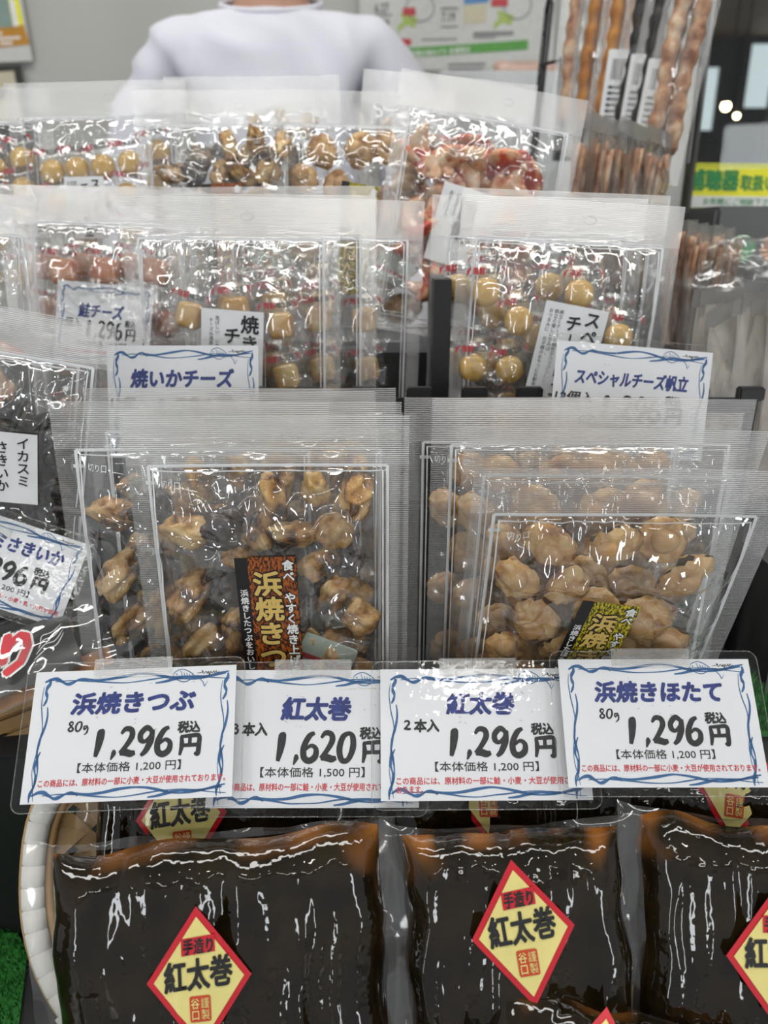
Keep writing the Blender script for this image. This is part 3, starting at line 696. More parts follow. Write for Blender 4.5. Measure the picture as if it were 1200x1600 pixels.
def wrapper_meshes():
    """small individual sachet round a piece of cheese: crinkled film, red and grey print, red tear corners"""
    rnd = random.Random(5); n = 10; vs = []; W, H = 0.028, 0.034
    for j in range(n + 1):
        for i in range(n + 1):
            x, y = W * (i / n - 0.5), H * (j / n - 0.5) + 0.002
            e = max(0, 1 - (2 * abs(i / n - 0.5)) ** 3) * max(0, 1 - (2 * abs(j / n - 0.46)) ** 3)
            vs.append((x, y, 0.0076 * e + 0.0008 * noise.noise(Vector((x * 300, y * 300, 2)))))
    me = bpy.data.meshes.new('wrapper'); me.from_pydata(vs, [], [(j * (n + 1) + i, j * (n + 1) + i + 1, (j + 1) * (n + 1) + i + 1, (j + 1) * (n + 1) + i) for j in range(n) for i in range(n)])
    me.materials.append(mat('film_soft')); me.polygons.foreach_set('use_smooth', [True] * n * n)
    z = 0.0082
    a = MB(); htext(a, '海鮮', -0.0095, 0.0122, -0.001, 0.0168, z, 0.05)
    for sx in (-1, 1):
        a.poly([(sx * 0.0135, 0.0150), (sx * 0.0135, 0.0106), (sx * 0.0100, 0.0172)], z - 0.0002)
    b = MB(); htext(b, '味工房', -0.0006, 0.0124, 0.0098, 0.0162, z, 0.045)
    out = [me]
    for nm, q, m in (('red_print', a, 'poster_red'), ('grey_print', b, 'ink_grey')):
        m2 = bpy.data.meshes.new(nm); m2.from_pydata(q.v, [], q.f); m2.materials.append(mat(m)); out.append(m2)
    return out
WRAP = wrapper_meshes()
def rotm(rnd, tilt=0.5, spin=math.pi):
    return Matrix.Rotation(rnd.uniform(-spin, spin), 4, 'Z') @ Matrix.Rotation(rnd.uniform(-tilt, tilt), 4, 'X') @ Matrix.Rotation(rnd.uniform(-tilt, tilt), 4, 'Y')
def fill(root, kind, seed, y_hi=PTOP - 0.016, spots=None):
    rnd = random.Random(seed)
    if kind in ('whelk', 'scallop'):
        meshes = WHELK if kind == 'whelk' else SCALLOP; nm = 'whelk_piece' if kind == 'whelk' else 'scallop_piece'
        pts = []; step = 0.0205 if kind == 'whelk' else 0.0285; y = BOT + 0.016; r = 0
        while y < y_hi:
            x = -PW / 2 + SIDE + 0.017 + (step * 0.5 if r % 2 else 0)
            while x < PW / 2 - SIDE - 0.014:
                if rnd.random() > 0.10: pts.append((x + rnd.uniform(-.004, .004), y + rnd.uniform(-.004, .004)))
                x += step
            y += step * 0.88; r += 1
        for k, (x, y) in enumerate(pts):
            zz = rnd.uniform(-0.001, 0.0025); sca = rnd.uniform(0.8, 1.15) * (1.0 if kind == 'whelk' else 1.12)
            obj(nm, meshes[rnd.randrange(len(meshes))], root, Matrix.Translation((x, y, zz)) @ rotm(rnd, 0.7 if kind == 'whelk' else 0.35) @ Matrix.Scale(sca, 4))
        mb = MB(); mb.plate(rrect(-0.016, -0.011, 0.016, 0.011, 0.002), -0.001, 0.001, 0)
        mb.plate(rrect(-0.016, -0.004, 0.016, -0.001, 0.0005), 0.001, 0.0012, 1)
        mb.build('desiccant_sachet', ['sachet', 'poster_red'], root, M=Matrix.Translation((0.028, 0.060, 0.0065)) @ Matrix.Rotation(-0.4, 4, 'Z'))
    elif kind in ('ball', 'cube', 'salmon'):
        meshes = {'ball': BALL, 'cube': CUBE, 'salmon': SALM}[kind]; nm = {'ball': 'cheese_ball', 'cube': 'cheese_cube', 'salmon': 'salmon_cube'}[kind]
        sp = spots
        if sp is None:
            sp = [(x + rnd.uniform(-.004, .004), y + rnd.uniform(-.004, .004)) for y in (0.030, 0.066, 0.102, 0.136) for x in (-0.042, -0.004, 0.036)]
        for x, y in sp:
            a = rnd.uniform(-0.25, 0.25); T = Matrix.Translation((x, y, 0)) @ Matrix.Rotation(a, 4, 'Z')
            p = obj(nm, meshes[rnd.randrange(2)], root, T)
            wr = obj('wrapper', WRAP[0], p); obj('red_print', WRAP[1], p); obj('grey_print', WRAP[2], p)
    elif kind == 'red':
        for k in range(44):
            obj('squid_strip', REDS[k % 5], root, Matrix.Translation((rnd.uniform(-0.045, 0.045), rnd.uniform(0.03, 0.145), rnd.uniform(-0.004, 0.005))) @ rotm(rnd, 0.4))
    elif kind == 'ink':
        for k in range(130):
            a_ = rnd.gauss(math.pi / 2, 0.55); x_ = rnd.uniform(-0.052, 0.052)
            obj('squid_strip', INKS[k % 6], root, Matrix.Translation((x_, rnd.uniform(0.045, 0.122), rnd.uniform(-0.004, 0.003))) @ Matrix.Rotation(a_ if abs(x_) > 0.025 else a_ * 1.5, 4, 'Z') @ Matrix.Rotation(rnd.uniform(-.2, .2), 4, 'X'))
    elif kind == 'mixed':
        for k in range(16):
            obj('squid_strip', REDS[k % 5], root, Matrix.Translation((rnd.uniform(-0.04, 0.04), rnd.uniform(0.03, 0.13), rnd.uniform(-0.003, 0.003))) @ rotm(rnd, 0.3))
def pouch(name, M, label, group, kind, seed, lab=None, cut=True, fkw=None, **kw):
    t = thing(name, M, label, 'food pouch', group)
    fkw = dict(fkw or {})
    if lab:
        lw, lh = {'whelk': (0.033, 0.091), 'scallop': (0.033, 0.091), 'squid': (0.043, 0.062), 'ball': (0.046, 0.068), 'umami': (0.048, 0.060), 'ink': (0.034, 0.044)}[lab[0]]
        lw *= lab[4] * 0.5; lh *= lab[4]; sk = abs(math.sin(lab[3])) * lh * 0.5
        cxl = lab[1] + math.sin(lab[3]) * lh * 0.5
        fkw['flat'] = (cxl - lw - sk, lab[2] - lh, cxl + lw + sk, lab[2])
    fm, back = films(seed, **fkw)
    obj('front_film', fm[0], t); obj('back_film', back, t)
    border_mesh(fm, PW, PH, HEAD, cut).build('printed_border', 'print_white', t)
    hx, hy = 0.012, PH - 0.012
    MB().tube([(hx + 0.0042 * math.cos(a), hy + 0.0024 * math.sin(a), surf(fm, PW, PH, hx, hy, 0.0002)) for a in [i * math.pi / 8 for i in range(16)]], 0.00022, 5, closed=True).build('hang_hole', 'laminate_edge', t, True)
    fill(t, kind, seed, **kw)
    if lab: label_part(t, fm, PW, PH, *lab)
    return t
REF = (0, PTOP, 0)
ORD = ['front', 'second', 'third', 'fourth', 'fifth', 'sixth', 'seventh']
def stack(root, spots, what, group, skip=('back_film',)):
    """further pouches of the same kind standing behind the front one"""
    for i, (px, py, d, lean, yaw, roll) in enumerate(spots):
        copy_tree(root, frame_ref(px, py, d, REF, lean, yaw, roll), '%s, %s from the front of its stack' % (what, ORD[i + 1]), group, skip)

# --- front tier: whelk pouches and scallop pouches
wh = pouch('whelk_pouch', frame_ref(419, 727, 0.409, REF, 0, 0, 0), 'clear pouch of grilled whelks with orange 浜焼きつぶ label, foremost of its stack', 'grilled whelk pouches', 'whelk', 11, ('whelk', -0.0025, PTOP - 0.0475, 0.03, 1.0), cut=True)
stack(wh, [(302, 703, 0.424, 0, 2, -1.0), (420, 700, 0.436, 0, 0, -0.5), (388, 686, 0.449, 0, 0, 1.2), (424, 678, 0.462, 1, 0, 0.6), (330, 674, 0.475, 1, 2, -0.6)], 'clear pouch of grilled whelks', 'grilled whelk pouches', ('back_film', 'label'))
sh = pouch('scallop_pouch', frame_ref(976, 803, 0.372, REF, -19, 0, -0.5), 'clear pouch of grilled scallops with gold 浜焼きほたて label, foremost and leaning forward', 'grilled scallop pouches', 'scallop', 23, ('scallop', 0.0, PTOP - 0.047, -0.16, 0.95))
stack(sh, [(950, 743, 0.392, -13, 0, -0.8), (880, 694, 0.436, -3, 0, 0), (968, 694, 0.449, -2, 0, 0), (826, 690, 0.462, 0, 0, 0), (900, 690, 0.476, 0, 0, 0.5)], 'clear pouch of grilled scallops', 'grilled scallop pouches', ('back_film', 'label'))
# --- middle tier: cheese pouches
sq = pouch('squid_cheese_pouch', frame_ref(360, 374, 0.525, REF, 2, 0, -0.8), 'clear pouch of browned squid cheese cubes with white 焼きいかチーズ label, foremost', 'squid cheese pouches', 'cube', 31, ('squid', 0.002, PTOP - 0.046, -0.06, 1.0),
           spots=[(-0.031, 0.122), (0.002, 0.126), (0.033, 0.116), (0.036, 0.080), (-0.034, 0.080), (0.0, 0.082), (-0.03, 0.045), (0.004, 0.045), (0.036, 0.045)])
stack(sq, [(422, 368, 0.541, 2, 0, -0.5), (500, 372, 0.557, 2, 0, -1.5), (430, 352, 0.575, 3, 0, 0.5)], 'clear pouch of squid cheese cubes', 'squid cheese pouches', ('back_film', 'label'))
cb = pouch('scallop_cheese_pouch', frame_ref(890, 380, 0.520, REF, 2, 0, -3.0), 'clear pouch of yellow cheese balls with white スペシャルチーズ label, foremost', 'scallop cheese pouches', 'ball', 37, ('ball', 0.0075, PTOP - 0.040, -0.13, 0.95),
           spots=[(-0.054, 0.138), (-0.029, 0.120), (0.011, 0.140), (0.042, 0.112), (-0.032, 0.086), (-0.058, 0.086), (0.036, 0.074), (0.004, 0.104), (-0.03, 0.045), (0.004, 0.05), (0.036, 0.04)])
stack(cb, [(840, 372, 0.540, 2, 0, -1.0), (880, 362, 0.558, 2, 0, -2.0)], 'clear pouch of yellow cheese balls', 'scallop cheese pouches', ('back_film', 'label'))
sa = pouch('salmon_cheese_pouch', frame_ref(176, 352, 0.600, REF, 3, 0, -2.0), 'clear pouch of orange salmon cheese cubes behind the 鮭チーズ price card', 'salmon cheese pouches', 'salmon', 41)
copy_tree(sa, frame_ref(140, 346, 0.625, REF, 3, 0, -1), 'clear pouch of salmon cheese cubes standing behind the foremost salmon pouch', 'salmon cheese pouches')
pouch('squid_pouch', frame_ref(-104, 362, 0.545, REF, 2, 0, -3), 'clear pouch of brown and orange squid pieces cut by the left edge, middle tier', None, 'mixed', 43)
# --- left: squid ink strips
ik = pouch('squid_ink_pouch', frame_ref(-28, 546, 0.455, REF, 2, 6, -11), 'clear pouch of black squid ink strips with white イカスミさきいか label', 'squid ink pouches', 'ink', 47, ('ink', 0.021, PTOP - 0.044, 0.06, 1.0))
copy_tree(ik, frame_ref(-44, 548, 0.475, REF, 3, 6, -10), 'clear pouch of black squid ink strips standing behind the labelled one', 'squid ink pouches', skip=('label', 'back_film'))
# --- top tier
t1 = pouch('cheese_ball_pouch', frame_ref(152, 183, 0.640, REF, 6, 0, 1.0), 'clear pouch of round cheese balls with white label on the top tier', 'top tier pouches', 'ball', 53, ('ball', -0.012, PTOP - 0.048, 0.0, 0.72),
           spots=[(-0.042, 0.131), (-0.021, 0.133), (0.001, 0.1345), (0.024, 0.137), (0.048, 0.145), (0.047, 0.121), (-0.040, 0.105), (-0.004, 0.108), (0.020, 0.112), (0.046, 0.098), (-0.02, 0.08), (0.02, 0.08), (-0.03, 0.05), (0.01, 0.05), (0.04, 0.05)])
copy_tree(t1, frame_ref(-62, 190, 0.640, REF, 6, 3, -1), 'clear pouch of cheese balls cut by the left edge of the top tier', 'top tier pouches')
copy_tree(wh, frame_ref(352, 196, 0.635, REF, 8, 0, 0.5), 'clear pouch of dark whelks with orange label on the top tier', 'top tier pouches')
copy_tree(sh, frame_ref(566, 198, 0.632, REF, 8, 0, -1.0), 'clear pouch of orange scallops with gold label on the top tier', 'top tier pouches')
rd = pouch('red_squid_pouch', frame_ref(765, 188, 0.610, REF, 8, 0, -9.0), 'clear pouch of red seasoned strips with white 旨味 label on the top tier', 'top tier pouches', 'red', 59, ('umami', -0.004, PTOP - 0.056, -0.12, 1.0))
copy_tree(rd, frame_ref(700, 172, 0.660, REF, 10, 0, -5), 'clear pouch of red seasoned strips behind the 旨味 pouch', 'top tier pouches', skip=('label', 'back_film'))
copy_tree(wh, frame_ref(395, 172, 0.662, REF, 10, 0, 1), 'clear pouch of dark whelks behind the labelled whelk pouch, top tier', 'top tier pouches', skip=('label', 'back_film'))

# ------------------------------------------------------------------ kelp roll packs
def kelp_pack(M, W, H, label, seed, rolls=3, lab=(0, 0, 0), lw=0.047, amber=1.0, T=0.016):
    t = thing('kelp_roll_pack', M, label, 'food pack', 'kelp roll packs in the basket')
    rnd = random.Random(seed); off = Vector((seed * 3.1, seed * 1.7, 0)); nx, ny = 84, 72
    def zf(u, v):
        a = abs(2 * u - 1); b = abs(2 * v - 1)
        e = max(0, 1 - a ** 7) ** 0.55 * max(0, 1 - b ** 6) ** 0.55
        x, y = (u - 0.5) * W, v * H
        p = Vector((x * 55, y * 9, 0)) + off
        bump = abs(math.cos(math.pi * rolls * u)) * 0.18 - 0.09
        rid = (1 - abs(noise.noise(p)) * 2.6); r2 = 1 - abs(noise.noise(p * 2.1 + Vector((7, 1, 0)))) * 2.4
        topc = (1 - abs(noise.noise(Vector((x * 70, y * 40, 5)) + off)) * 2.4) * max(0, (v - 0.72) / 0.28)
        return T * e * (1 + bump) + e * (0.0019 * rid + 0.0012 * r2 + 0.0022 * topc)
    vs = []; am = []
    for side in (1, -1):
        for j in range(ny + 1):
            v = j / ny
            for i in range(nx + 1):
                u = i / nx
                wob = 0.004 * noise.noise(Vector((v * 4, seed, 0))) * (2 * u - 1) ; wob2 = 0.005 * noise.noise(Vector((u * 4, seed, 9))) * (v if v > 0.5 else 0)
                z = zf(u, v) if side > 0 else -0.35 * zf(u, v)
                vs.append(((u - 0.5) * W + wob, v * H + wob2, z))
                ed = max(0, (v - 0.945) / 0.055) * 0.9 + max(0, (abs(2 * u - 1) - 0.96) / 0.04) * 0.4 * (0.2 + v)
                cor = max(0, 1 - math.hypot((1 - abs(2 * u - 1)) * W / 2, (1 - v) * H) / 0.022) * 1.5
                k = (ed * 0.7 + cor) * (0.40 + 2.2 * noise.noise(Vector((u * 7, v * 6, seed)) ))
                am.append(min(1, max(0, k * amber)))
    fs = []; n1 = (nx + 1) * (ny + 1)
    for j in range(ny):
        for i in range(nx):
            a = j * (nx + 1) + i; fs.append((a, a + 1, a + nx + 2, a + nx + 1)); fs.append((n1 + a + nx + 1, n1 + a + nx + 2, n1 + a + 1, n1 + a))
    me = bpy.data.meshes.new('kelp_body'); me.from_pydata(vs, [], fs); me.materials.append(mat('kelp'))
    at = me.attributes.new('amber', 'FLOAT', 'POINT'); at.data.foreach_set('value', am)
    me.polygons.foreach_set('use_smooth', [True] * len(fs)); me.update()
    obj('kelp_body', me, t)
    # film flange: a wavy clear margin round the body
    n = 150; mb = MB(); rows = 4
    def outl(s):
        # position along the rectangle's outline, 0..1
        per = 2 * (W + H); q = s * per
        if q < W: return (-W / 2 + q, 0, 0, -1)
        q -= W
        if q < H: return (W / 2, q, 1, 0)
        q -= H
        if q < W: return (W / 2 - q, H, 0, 1)
        q -= W
        return (-W / 2, H - q, -1, 0)
    for k in range(n):
        x, y, dx, dy = outl(k / n)
        if abs(dx) > 0: ext = 0.013 + 0.005 * noise.noise(Vector((y * 40, dx * 3, seed)))
        else: ext = (0.004 if dy > 0 else 0.010) + 0.003 * noise.noise(Vector((x * 40, dy * 3, seed)))
        cr_ = max(0, 1 - min(abs(abs(x) - W / 2), 0.01) / 0.01) * (1 if abs(dy) > 0 else max(0, 1 - min(y, H - y, 0.01) / 0.01))
        ddx = dx if abs(dx) > 0 else math.copysign(cr_, x); ddy = dy if abs(dy) > 0 else math.copysign(cr_, y - H / 2)
        for r in range(rows + 1):
            q = r / rows; e = (q - 0.15) * ext
            z = 0.006 * q * q * noise.noise(Vector((x * 35, y * 35, seed + 2))) * 2.2
            mb.v.append((x + ddx * e, y + ddy * e, z))
    for k in range(n):
        l = (k + 1) % n
        for r in range(rows): mb.f.append((k * 5 + r, k * 5 + r + 1, l * 5 + r + 1, l * 5 + r)); mb.m.append(0)
    mb.build('film_margin', 'kelp_film', t, True)
    # diamond label
    if lab is not None:
        cx, cy_, rot = lab; c, s = math.cos(rot), math.sin(rot); hw, hh = lw / 2, lw * 0.68
        def lay(mb, name, m, dz, par):
            out = []
            zc = zf(cx / W + 0.5, cy_ / H)
            for x, y, z in mb.v:
                X, Y = cx + x * c - y * s, cy_ + x * s + y * c
                out.append((X, Y, max(zc, zf(min(max(X / W + 0.5, 0), 1), min(max(Y / H, 0), 1))) * 0.4 + zc * 0.6 + dz + z))
            mb.v = out; return mb.build(name, m, par, name == 'label')
        def dia(k, z):
            mb = MB(); m = 10; base = len(mb.v); vs = []
            for j in range(m + 1):
                for i in range(m + 1):
                    a, b = i / m, j / m; vs.append((k * hw * (a - b), k * hh * (1 - a - b), z))
            mb.add(vs, [(j * (m + 1) + i, (j + 1) * (m + 1) + i, (j + 1) * (m + 1) + i + 1, j * (m + 1) + i + 1) for j in range(m) for i in range(m)]); return mb
        L = lay(dia(1.0, 0), 'label', 'sticker_red', 0.0016, t); L['label'] = 'red edged yellow diamond label reading 紅太巻'
        lay(dia(0.86, 0.0004), 'label_face', 'sticker_yellow', 0.0016, L)
        mb = MB(); mb.poly([(-0.155 * lw, 0.23 * lw), (0.165 * lw, 0.25 * lw), (0.165 * lw, 0.41 * lw), (-0.155 * lw, 0.39 * lw)], 0.0007); lay(mb, 'red_panel', 'sticker_red', 0.0016, L)
        mb = MB(); htext(mb, '手造り', -0.135 * lw, 0.245 * lw, 0.145 * lw, 0.385 * lw, 0.0009, 0.04, 0.05)
        htext(mb, '紅太巻', -0.325 * lw, -0.085 * lw, 0.315 * lw, 0.195 * lw, 0.0008, 0.042, 0.06, rot=0.06, res=3); lay(mb, 'lettering', 'ink_black', 0.0016, L)
        mb = MB(); mb.poly(rrect(-0.10 * lw, -0.39 * lw, 0.10 * lw, -0.15 * lw, 0.02 * lw), 0.0007); lay(mb, 'seal_stamp', 'stamp_red', 0.0016, L)
        mb = MB(); vtext(mb, '謹製', 0.047 * lw, -0.165 * lw, 0.105 * lw, 0.0009, 0.0, wide=0.8); vtext(mb, '谷口', -0.047 * lw, -0.165 * lw, 0.105 * lw, 0.0009, 0.012, wide=0.8); lay(mb, 'seal_lettering', 'sticker_yellow', 0.0016, L)
    return t
kelp_pack(frame_ref(340, 1310, 0.372, (0, 0.118, 0), 24, 4, 2.2), 0.155, 0.118, 'large kelp roll pack at the front left of the basket, amber corners', 1, 3, (-0.008, 0.0635, 0.0))
kelp_pack(frame_ref(795, 1297, 0.372, (0, 0.094, 0), 26, -2, 4.0), 0.104, 0.094, 'kelp roll pack in the front middle of the basket with tilted diamond label', 2, 2, (0.001, 0.0555, 0.10))
kelp_pack(frame_ref(1200, 1290, 0.372, (0, 0.100, 0), 26, -4, -2.0), 0.122, 0.100, 'kelp roll pack at the front right, cut by the right edge', 3, 2, (-0.003, 0.048, 0.04), amber=1.3)
kelp_pack(frame_ref(330, 1185, 0.418, (0, 0.105, 0), 27, 2, 1.0), 0.120, 0.105, 'kelp roll pack behind the front left pack, under the 浜焼きつぶ card', 4, 3, (-0.012, 0.080, 0.06), amber=0.7)
kelp_pack(frame_ref(740, 1185, 0.418, (0, 0.105, 0), 27, 0, 0.0), 0.135, 0.105, 'kelp roll pack behind the front middle pack, under the two-roll card', 5, 3, (0.005, 0.097, 0.03), amber=0.6)
kelp_pack(frame_ref(1110, 1180, 0.415, (0, 0.105, 0), 27, -2, -2.0), 0.130, 0.105, 'kelp roll pack behind the front right pack, under the 浜焼きほたて card', 6, 3, (0.006, 0.096, -0.08), amber=0.6)
kelp_pack(frame_ref(962, 1578, 0.352, (0, 0.09, 0), 50, -8, -12.0), 0.11, 0.090, 'kelp roll pack lying lowest at the bottom edge, label half cut off', 7, 2, (-0.004, 0.058, 0.1), amber=1.5)
kelp_pack(frame_ref(600, 1420, 0.405, (0, 0.09, 0), 35, 0, 1.0), 0.14, 0.090, 'unlabelled kelp roll pack lying deep between the front packs', 8, 3, None, amber=0.8)

# ------------------------------------------------------------------ woven basket
TABLE = CAMZ - 0.43
BA, BB, BT, BN = 0.186, 0.122, 0.086, 2.4
def sup(th, k=0.0):
    """point on the rounded rim outline, k outwards"""
    c, q = math.cos(th), math.sin(th)
    r = ((abs(c) / BA) ** BN + (abs(q) / (BT if q > 0 else BB)) ** BN) ** (-1 / BN)
    return (c * (r + k), q * (r + k))
def basket():
    M = frame_ref(612, 1338, 0.397, (0, 0, 0), 31, 0, 0)
    t = thing('bamboo_basket', M, 'rounded woven bamboo basket with white bound rim holding the kelp packs', 'basket')
    # evenly spaced stations round the outline
    dense = [sup(2 * math.pi * i / 1440) for i in range(1441)]; acc = [0.0]
    for i in range(1440): acc.append(acc[-1] + math.hypot(dense[i + 1][0] - dense[i][0], dense[i + 1][1] - dense[i][1]))
    def at(s_):
        s_ = s_ % acc[-1]; lo, hi = 0, 1440
        while hi - lo > 1:
            m_ = (lo + hi) // 2
            if acc[m_] <= s_: lo = m_
            else: hi = m_
        p, q = dense[lo], dense[hi]; tx, ty = q[0] - p[0], q[1] - p[1]; l = math.hypot(tx, ty)
        f = (s_ - acc[lo]) / l
        return p[0] + tx * f, p[1] + ty * f, ty / l, -tx / l
    def ring(k, z, n=120): return [(x + nx * k, y + ny * k, z) for x, y, nx, ny in (at(acc[-1] * i / n) for i in range(n))]
    MB().tube(ring(0.0050, -0.004), 0.0028, 8, closed=True).build('outer_hoop', 'bamboo', t, True)
    MB().tube(ring(-0.0080, -0.003), 0.0024, 8, closed=True).build('inner_hoop', 'bamboo', t, True)
    # white binding: one wrapped band after another
    cnt = 90; L = acc[-1] / cnt; m = 8; mb = MB(); vs = []
    for s_ in (0.0, 0.08, 0.92, 1.0):
        bul = 1.0 if 0 < s_ < 1 else 0.90
        for q in range(m):
            w = 2 * math.pi * q / m; vs.append((0.0062 * bul * math.cos(w), L * (s_ - 0.5) * 1.02, 0.0036 * bul * math.sin(w)))
    mb.add(vs, [(i * m + q, i * m + (q + 1) % m, (i + 1) * m + (q + 1) % m, (i + 1) * m + q) for i in range(3) for q in range(m)])
    me = None
    for k in range(cnt):
        x, y, nx, ny = at(L * (k + 0.5)); T = Matrix.Translation((x - nx * 0.0015, y - ny * 0.0015, 0.001)) @ Matrix.Rotation(math.atan2(ny, nx), 4, 'Z')
        if me is None: me = mb.build('rim_binding', 'rim_white', t, True, T).data
        else: obj('rim_binding', me, t, T)
    # woven strips of the bowl, laid on the diagonal
    depth, stp = 0.040, 0.0150
    ins = lambda x, y: (abs(x) / (BA - 0.004)) ** BN + (abs(y) / ((BT if y > 0 else BB) - 0.004)) ** BN
    for fam in (0, 1):
        for i in range(-15, 15):
            c = stp * (i + 0.5); mb = MB(); vs = []; wd = stp * 0.80
            for k in range(-55, 56):
                s = k * 0.0045
                cxy = ((s - c) * 0.7071, (s + c) * 0.7071) if fam == 0 else ((-c - s) * 0.7071, (-c + s) * 0.7071)
                g = ins(*cxy)
                if g > 1.0: continue
                zb = -depth * (1 - g ** 1.3) - 0.004; wv = 0.0011 * math.cos(math.pi * s / stp + math.pi * ((i + fam) % 2))
                for side in (-1, 1):
                    p = (s, c + side * wd / 2); x, y = (p if fam == 0 else (-p[1], p[0]))
                    vs.append(((x - y) * 0.7071, (x + y) * 0.7071, zb + wv))
            if len(vs) < 6: continue
            mb.add(vs, [(2 * k, 2 * k + 2, 2 * k + 3, 2 * k + 1) for k in range(len(vs) // 2 - 1)])
            mb.build('bamboo_strip', 'bamboo', t)
    # tape wound round the rim at the lower left
    mb = MB(); vs = []; s0 = acc[int(1440 * 0.566)]
    for i in range(7):
        x, y, nx, ny = at(s0 + 0.0032 * i)
        for q in range(8):
            w = 2 * math.pi * q / 8; rr = 0.0088 + 0.0008 * math.sin(i * 2 + q); k = rr * math.cos(w) - 0.0015
            vs.append((x + nx * k, y + ny * k, 0.6 * rr * math.sin(w)))
    mb.add(vs, [(i * 8 + q, i * 8 + (q + 1) % 8, (i + 1) * 8 + (q + 1) % 8, (i + 1) * 8 + q) for i in range(6) for q in range(8)])
    mb.build('tape_wrap', 'rim_white', t, True)
    return t, M
bk, BM = basket()

# ------------------------------------------------------------------ stepped stand, trays, table, mat, turf
def box_obj(name, x0, y0, z0, x1, y1, z1, m, parent=None, bev=0.0):
    bm = bmesh.new(); bmesh.ops.create_cube(bm, size=1)
    for v in bm.verts: v.co = Vector(((x0 + x1) / 2 + v.co.x * (x1 - x0), (y0 + y1) / 2 + v.co.y * (y1 - y0), (z0 + z1) / 2 + v.co.z * (z1 - z0)))
    if bev: bmesh.ops.bevel(bm, geom=bm.edges[:], offset=bev, segments=2, affect='EDGES')
    me = bpy.data.meshes.new(name); bm.to_mesh(me); bm.free(); me.materials.append(mat(m))
    return obj(name, me, parent)
Z = lambda z: CAMZ + z
tb = thing('display_table', Matrix.Translation((0, 0.4, 0)), 'long table under a black cloth carrying the whole stall', 'table')
box_obj('table_top', -0.75, -0.32, TABLE - 0.03, 0.255, 0.55, TABLE - 0.004, 'black_cloth', tb, 0.004)
for sx in (-0.7, 0.22):
    for sy in (-0.28, 0.5): box_obj('leg', sx - 0.02, sy - 0.02, 0, sx + 0.02, sy + 0.02, TABLE - 0.03, 'steel', tb)
box_obj('table_skirt', -0.75, 0.55, 0.05, 0.255, 0.553, TABLE - 0.03, 'black_cloth', tb)
st = thing('display_stand', Matrix.Translation((0, 0.37, TABLE)), 'black three-step display stand under the hanging pouches', 'display stand')
for nm, y0, y1, z1 in (('step', 0.005, 0.135, -0.29), ('step', 0.135, 0.275, -0.18), ('step', 0.275, 0.47, -0.094)):
    box_obj(nm, -0.46, y0, 0.0, 0.255, y1, Z(z1) - TABLE, 'black_plastic', st, 0.002)
# black plastic tray with square tabs in front of the middle tier
tr = thing('plastic_tray', Matrix.Translation((0.03, 0.512, Z(-0.18))), 'black plastic tray with square tabs along its front edge, middle tier', 'tray')
box_obj('tray_base', -0.22, -0.002, 0.0, 0.22, 0.06, 0.003, 'black_plastic', tr)
box_obj('front_rail', -0.22, -0.004, 0.066, 0.22, 0.0, 0.076, 'black_plastic', tr, 0.001)
for k, sx in enumerate((-0.217, -0.11, 0.0, 0.12, 0.217)): box_obj('post', sx - 0.003, -0.004, 0.0, sx + 0.003, 0.0, 0.07, 'black_plastic', tr)
for k in range(12): box_obj('tab', -0.2 + k * 0.037, -0.005, 0.074, -0.2 + k * 0.037 + 0.017, 0.003, 0.083, 'black_plastic', tr, 0.001)
box_obj('side_panel', 0.004, 0.03, 0.0, 0.016, 0.10, 0.150, 'black_plastic', tr)
# ribbed black mat
mt_ = thing('rubber_mat', Matrix.Translation((-0.2, 0.3, TABLE)), 'black rubber mat with a woven grid below the basket', 'mat')
box_obj('mat_sheet', -0.35, -0.26, -0.003, 0.45, 0.066, 0.0, 'mat_black', mt_)
bars = MB()
for k in range(62): bars.box(-0.30 + k * 0.0045, -0.12, 0.0, -0.30 + k * 0.0045 + 0.0024, 0.066, 0.0016)
for k in range(38): bars.box(-0.30, -0.11 + k * 0.0045, 0.0, -0.02, -0.11 + k * 0.0045 + 0.0024, 0.0013)
tag(bars.build('mat_ribs', 'mat_black', mt_), kind='stuff')
def turf(name, poly, z, cnt, label, seed):
    rnd = random.Random(seed)
    xs = [p[0] for p in poly]; ys = [p[1] for p in poly]
    t = thing(name, Matrix.Translation((sum(xs) / len(xs), sum(ys) / len(ys), z)), label, 'turf')
    cx, cy_ = sum(xs) / len(xs), sum(ys) / len(ys)
    MB().plate([(x - cx, y - cy_) for x, y in poly], 0, 0.003).build('backing', 'turf', t)
    def inside(x, y):
        c = False; n = len(poly)
        for i in range(n):
            (xa, ya), (xb, yb) = poly[i], poly[i - 1]
            if (ya > y) != (yb > y) and x < (xb - xa) * (y - ya) / (yb - ya) + xa: c = not c
        return c
    mb = MB(); k = 0
    while k < cnt:
        x, y = rnd.uniform(min(xs), max(xs)), rnd.uniform(min(ys), max(ys))
        if not inside(x, y): continue
        k += 1; a = rnd.uniform(0, 6.28); w = 0.0006; h = rnd.uniform(0.006, 0.011); l = rnd.uniform(0, 0.005); b = rnd.uniform(0, 6.28)
        X, Y = x - cx, y - cy_
        mb.add([(X - w * math.cos(a), Y - w * math.sin(a), 0.003), (X + w * math.cos(a), Y + w * math.sin(a), 0.003), (X + l * math.cos(b), Y + l * math.sin(b), h)], [(0, 1, 2)])
    tag(mb.build('grass_blades', 'turf', t), kind='stuff')
turf('artificial_turf', [(-0.40, 0.16), (-0.198, 0.16), (-0.205, 0.30), (-0.225, 0.36), (-0.255, 0.395), (-0.40, 0.42)], TABLE, 14000, 'bright green artificial turf at the lower left corner', 3)
turf('artificial_turf', [(0.175, 0.392), (0.25, 0.392), (0.25, 0.46), (0.175, 0.46)], Z(-0.288), 3000, 'small patch of green artificial turf at the right end behind the price cards', 4)
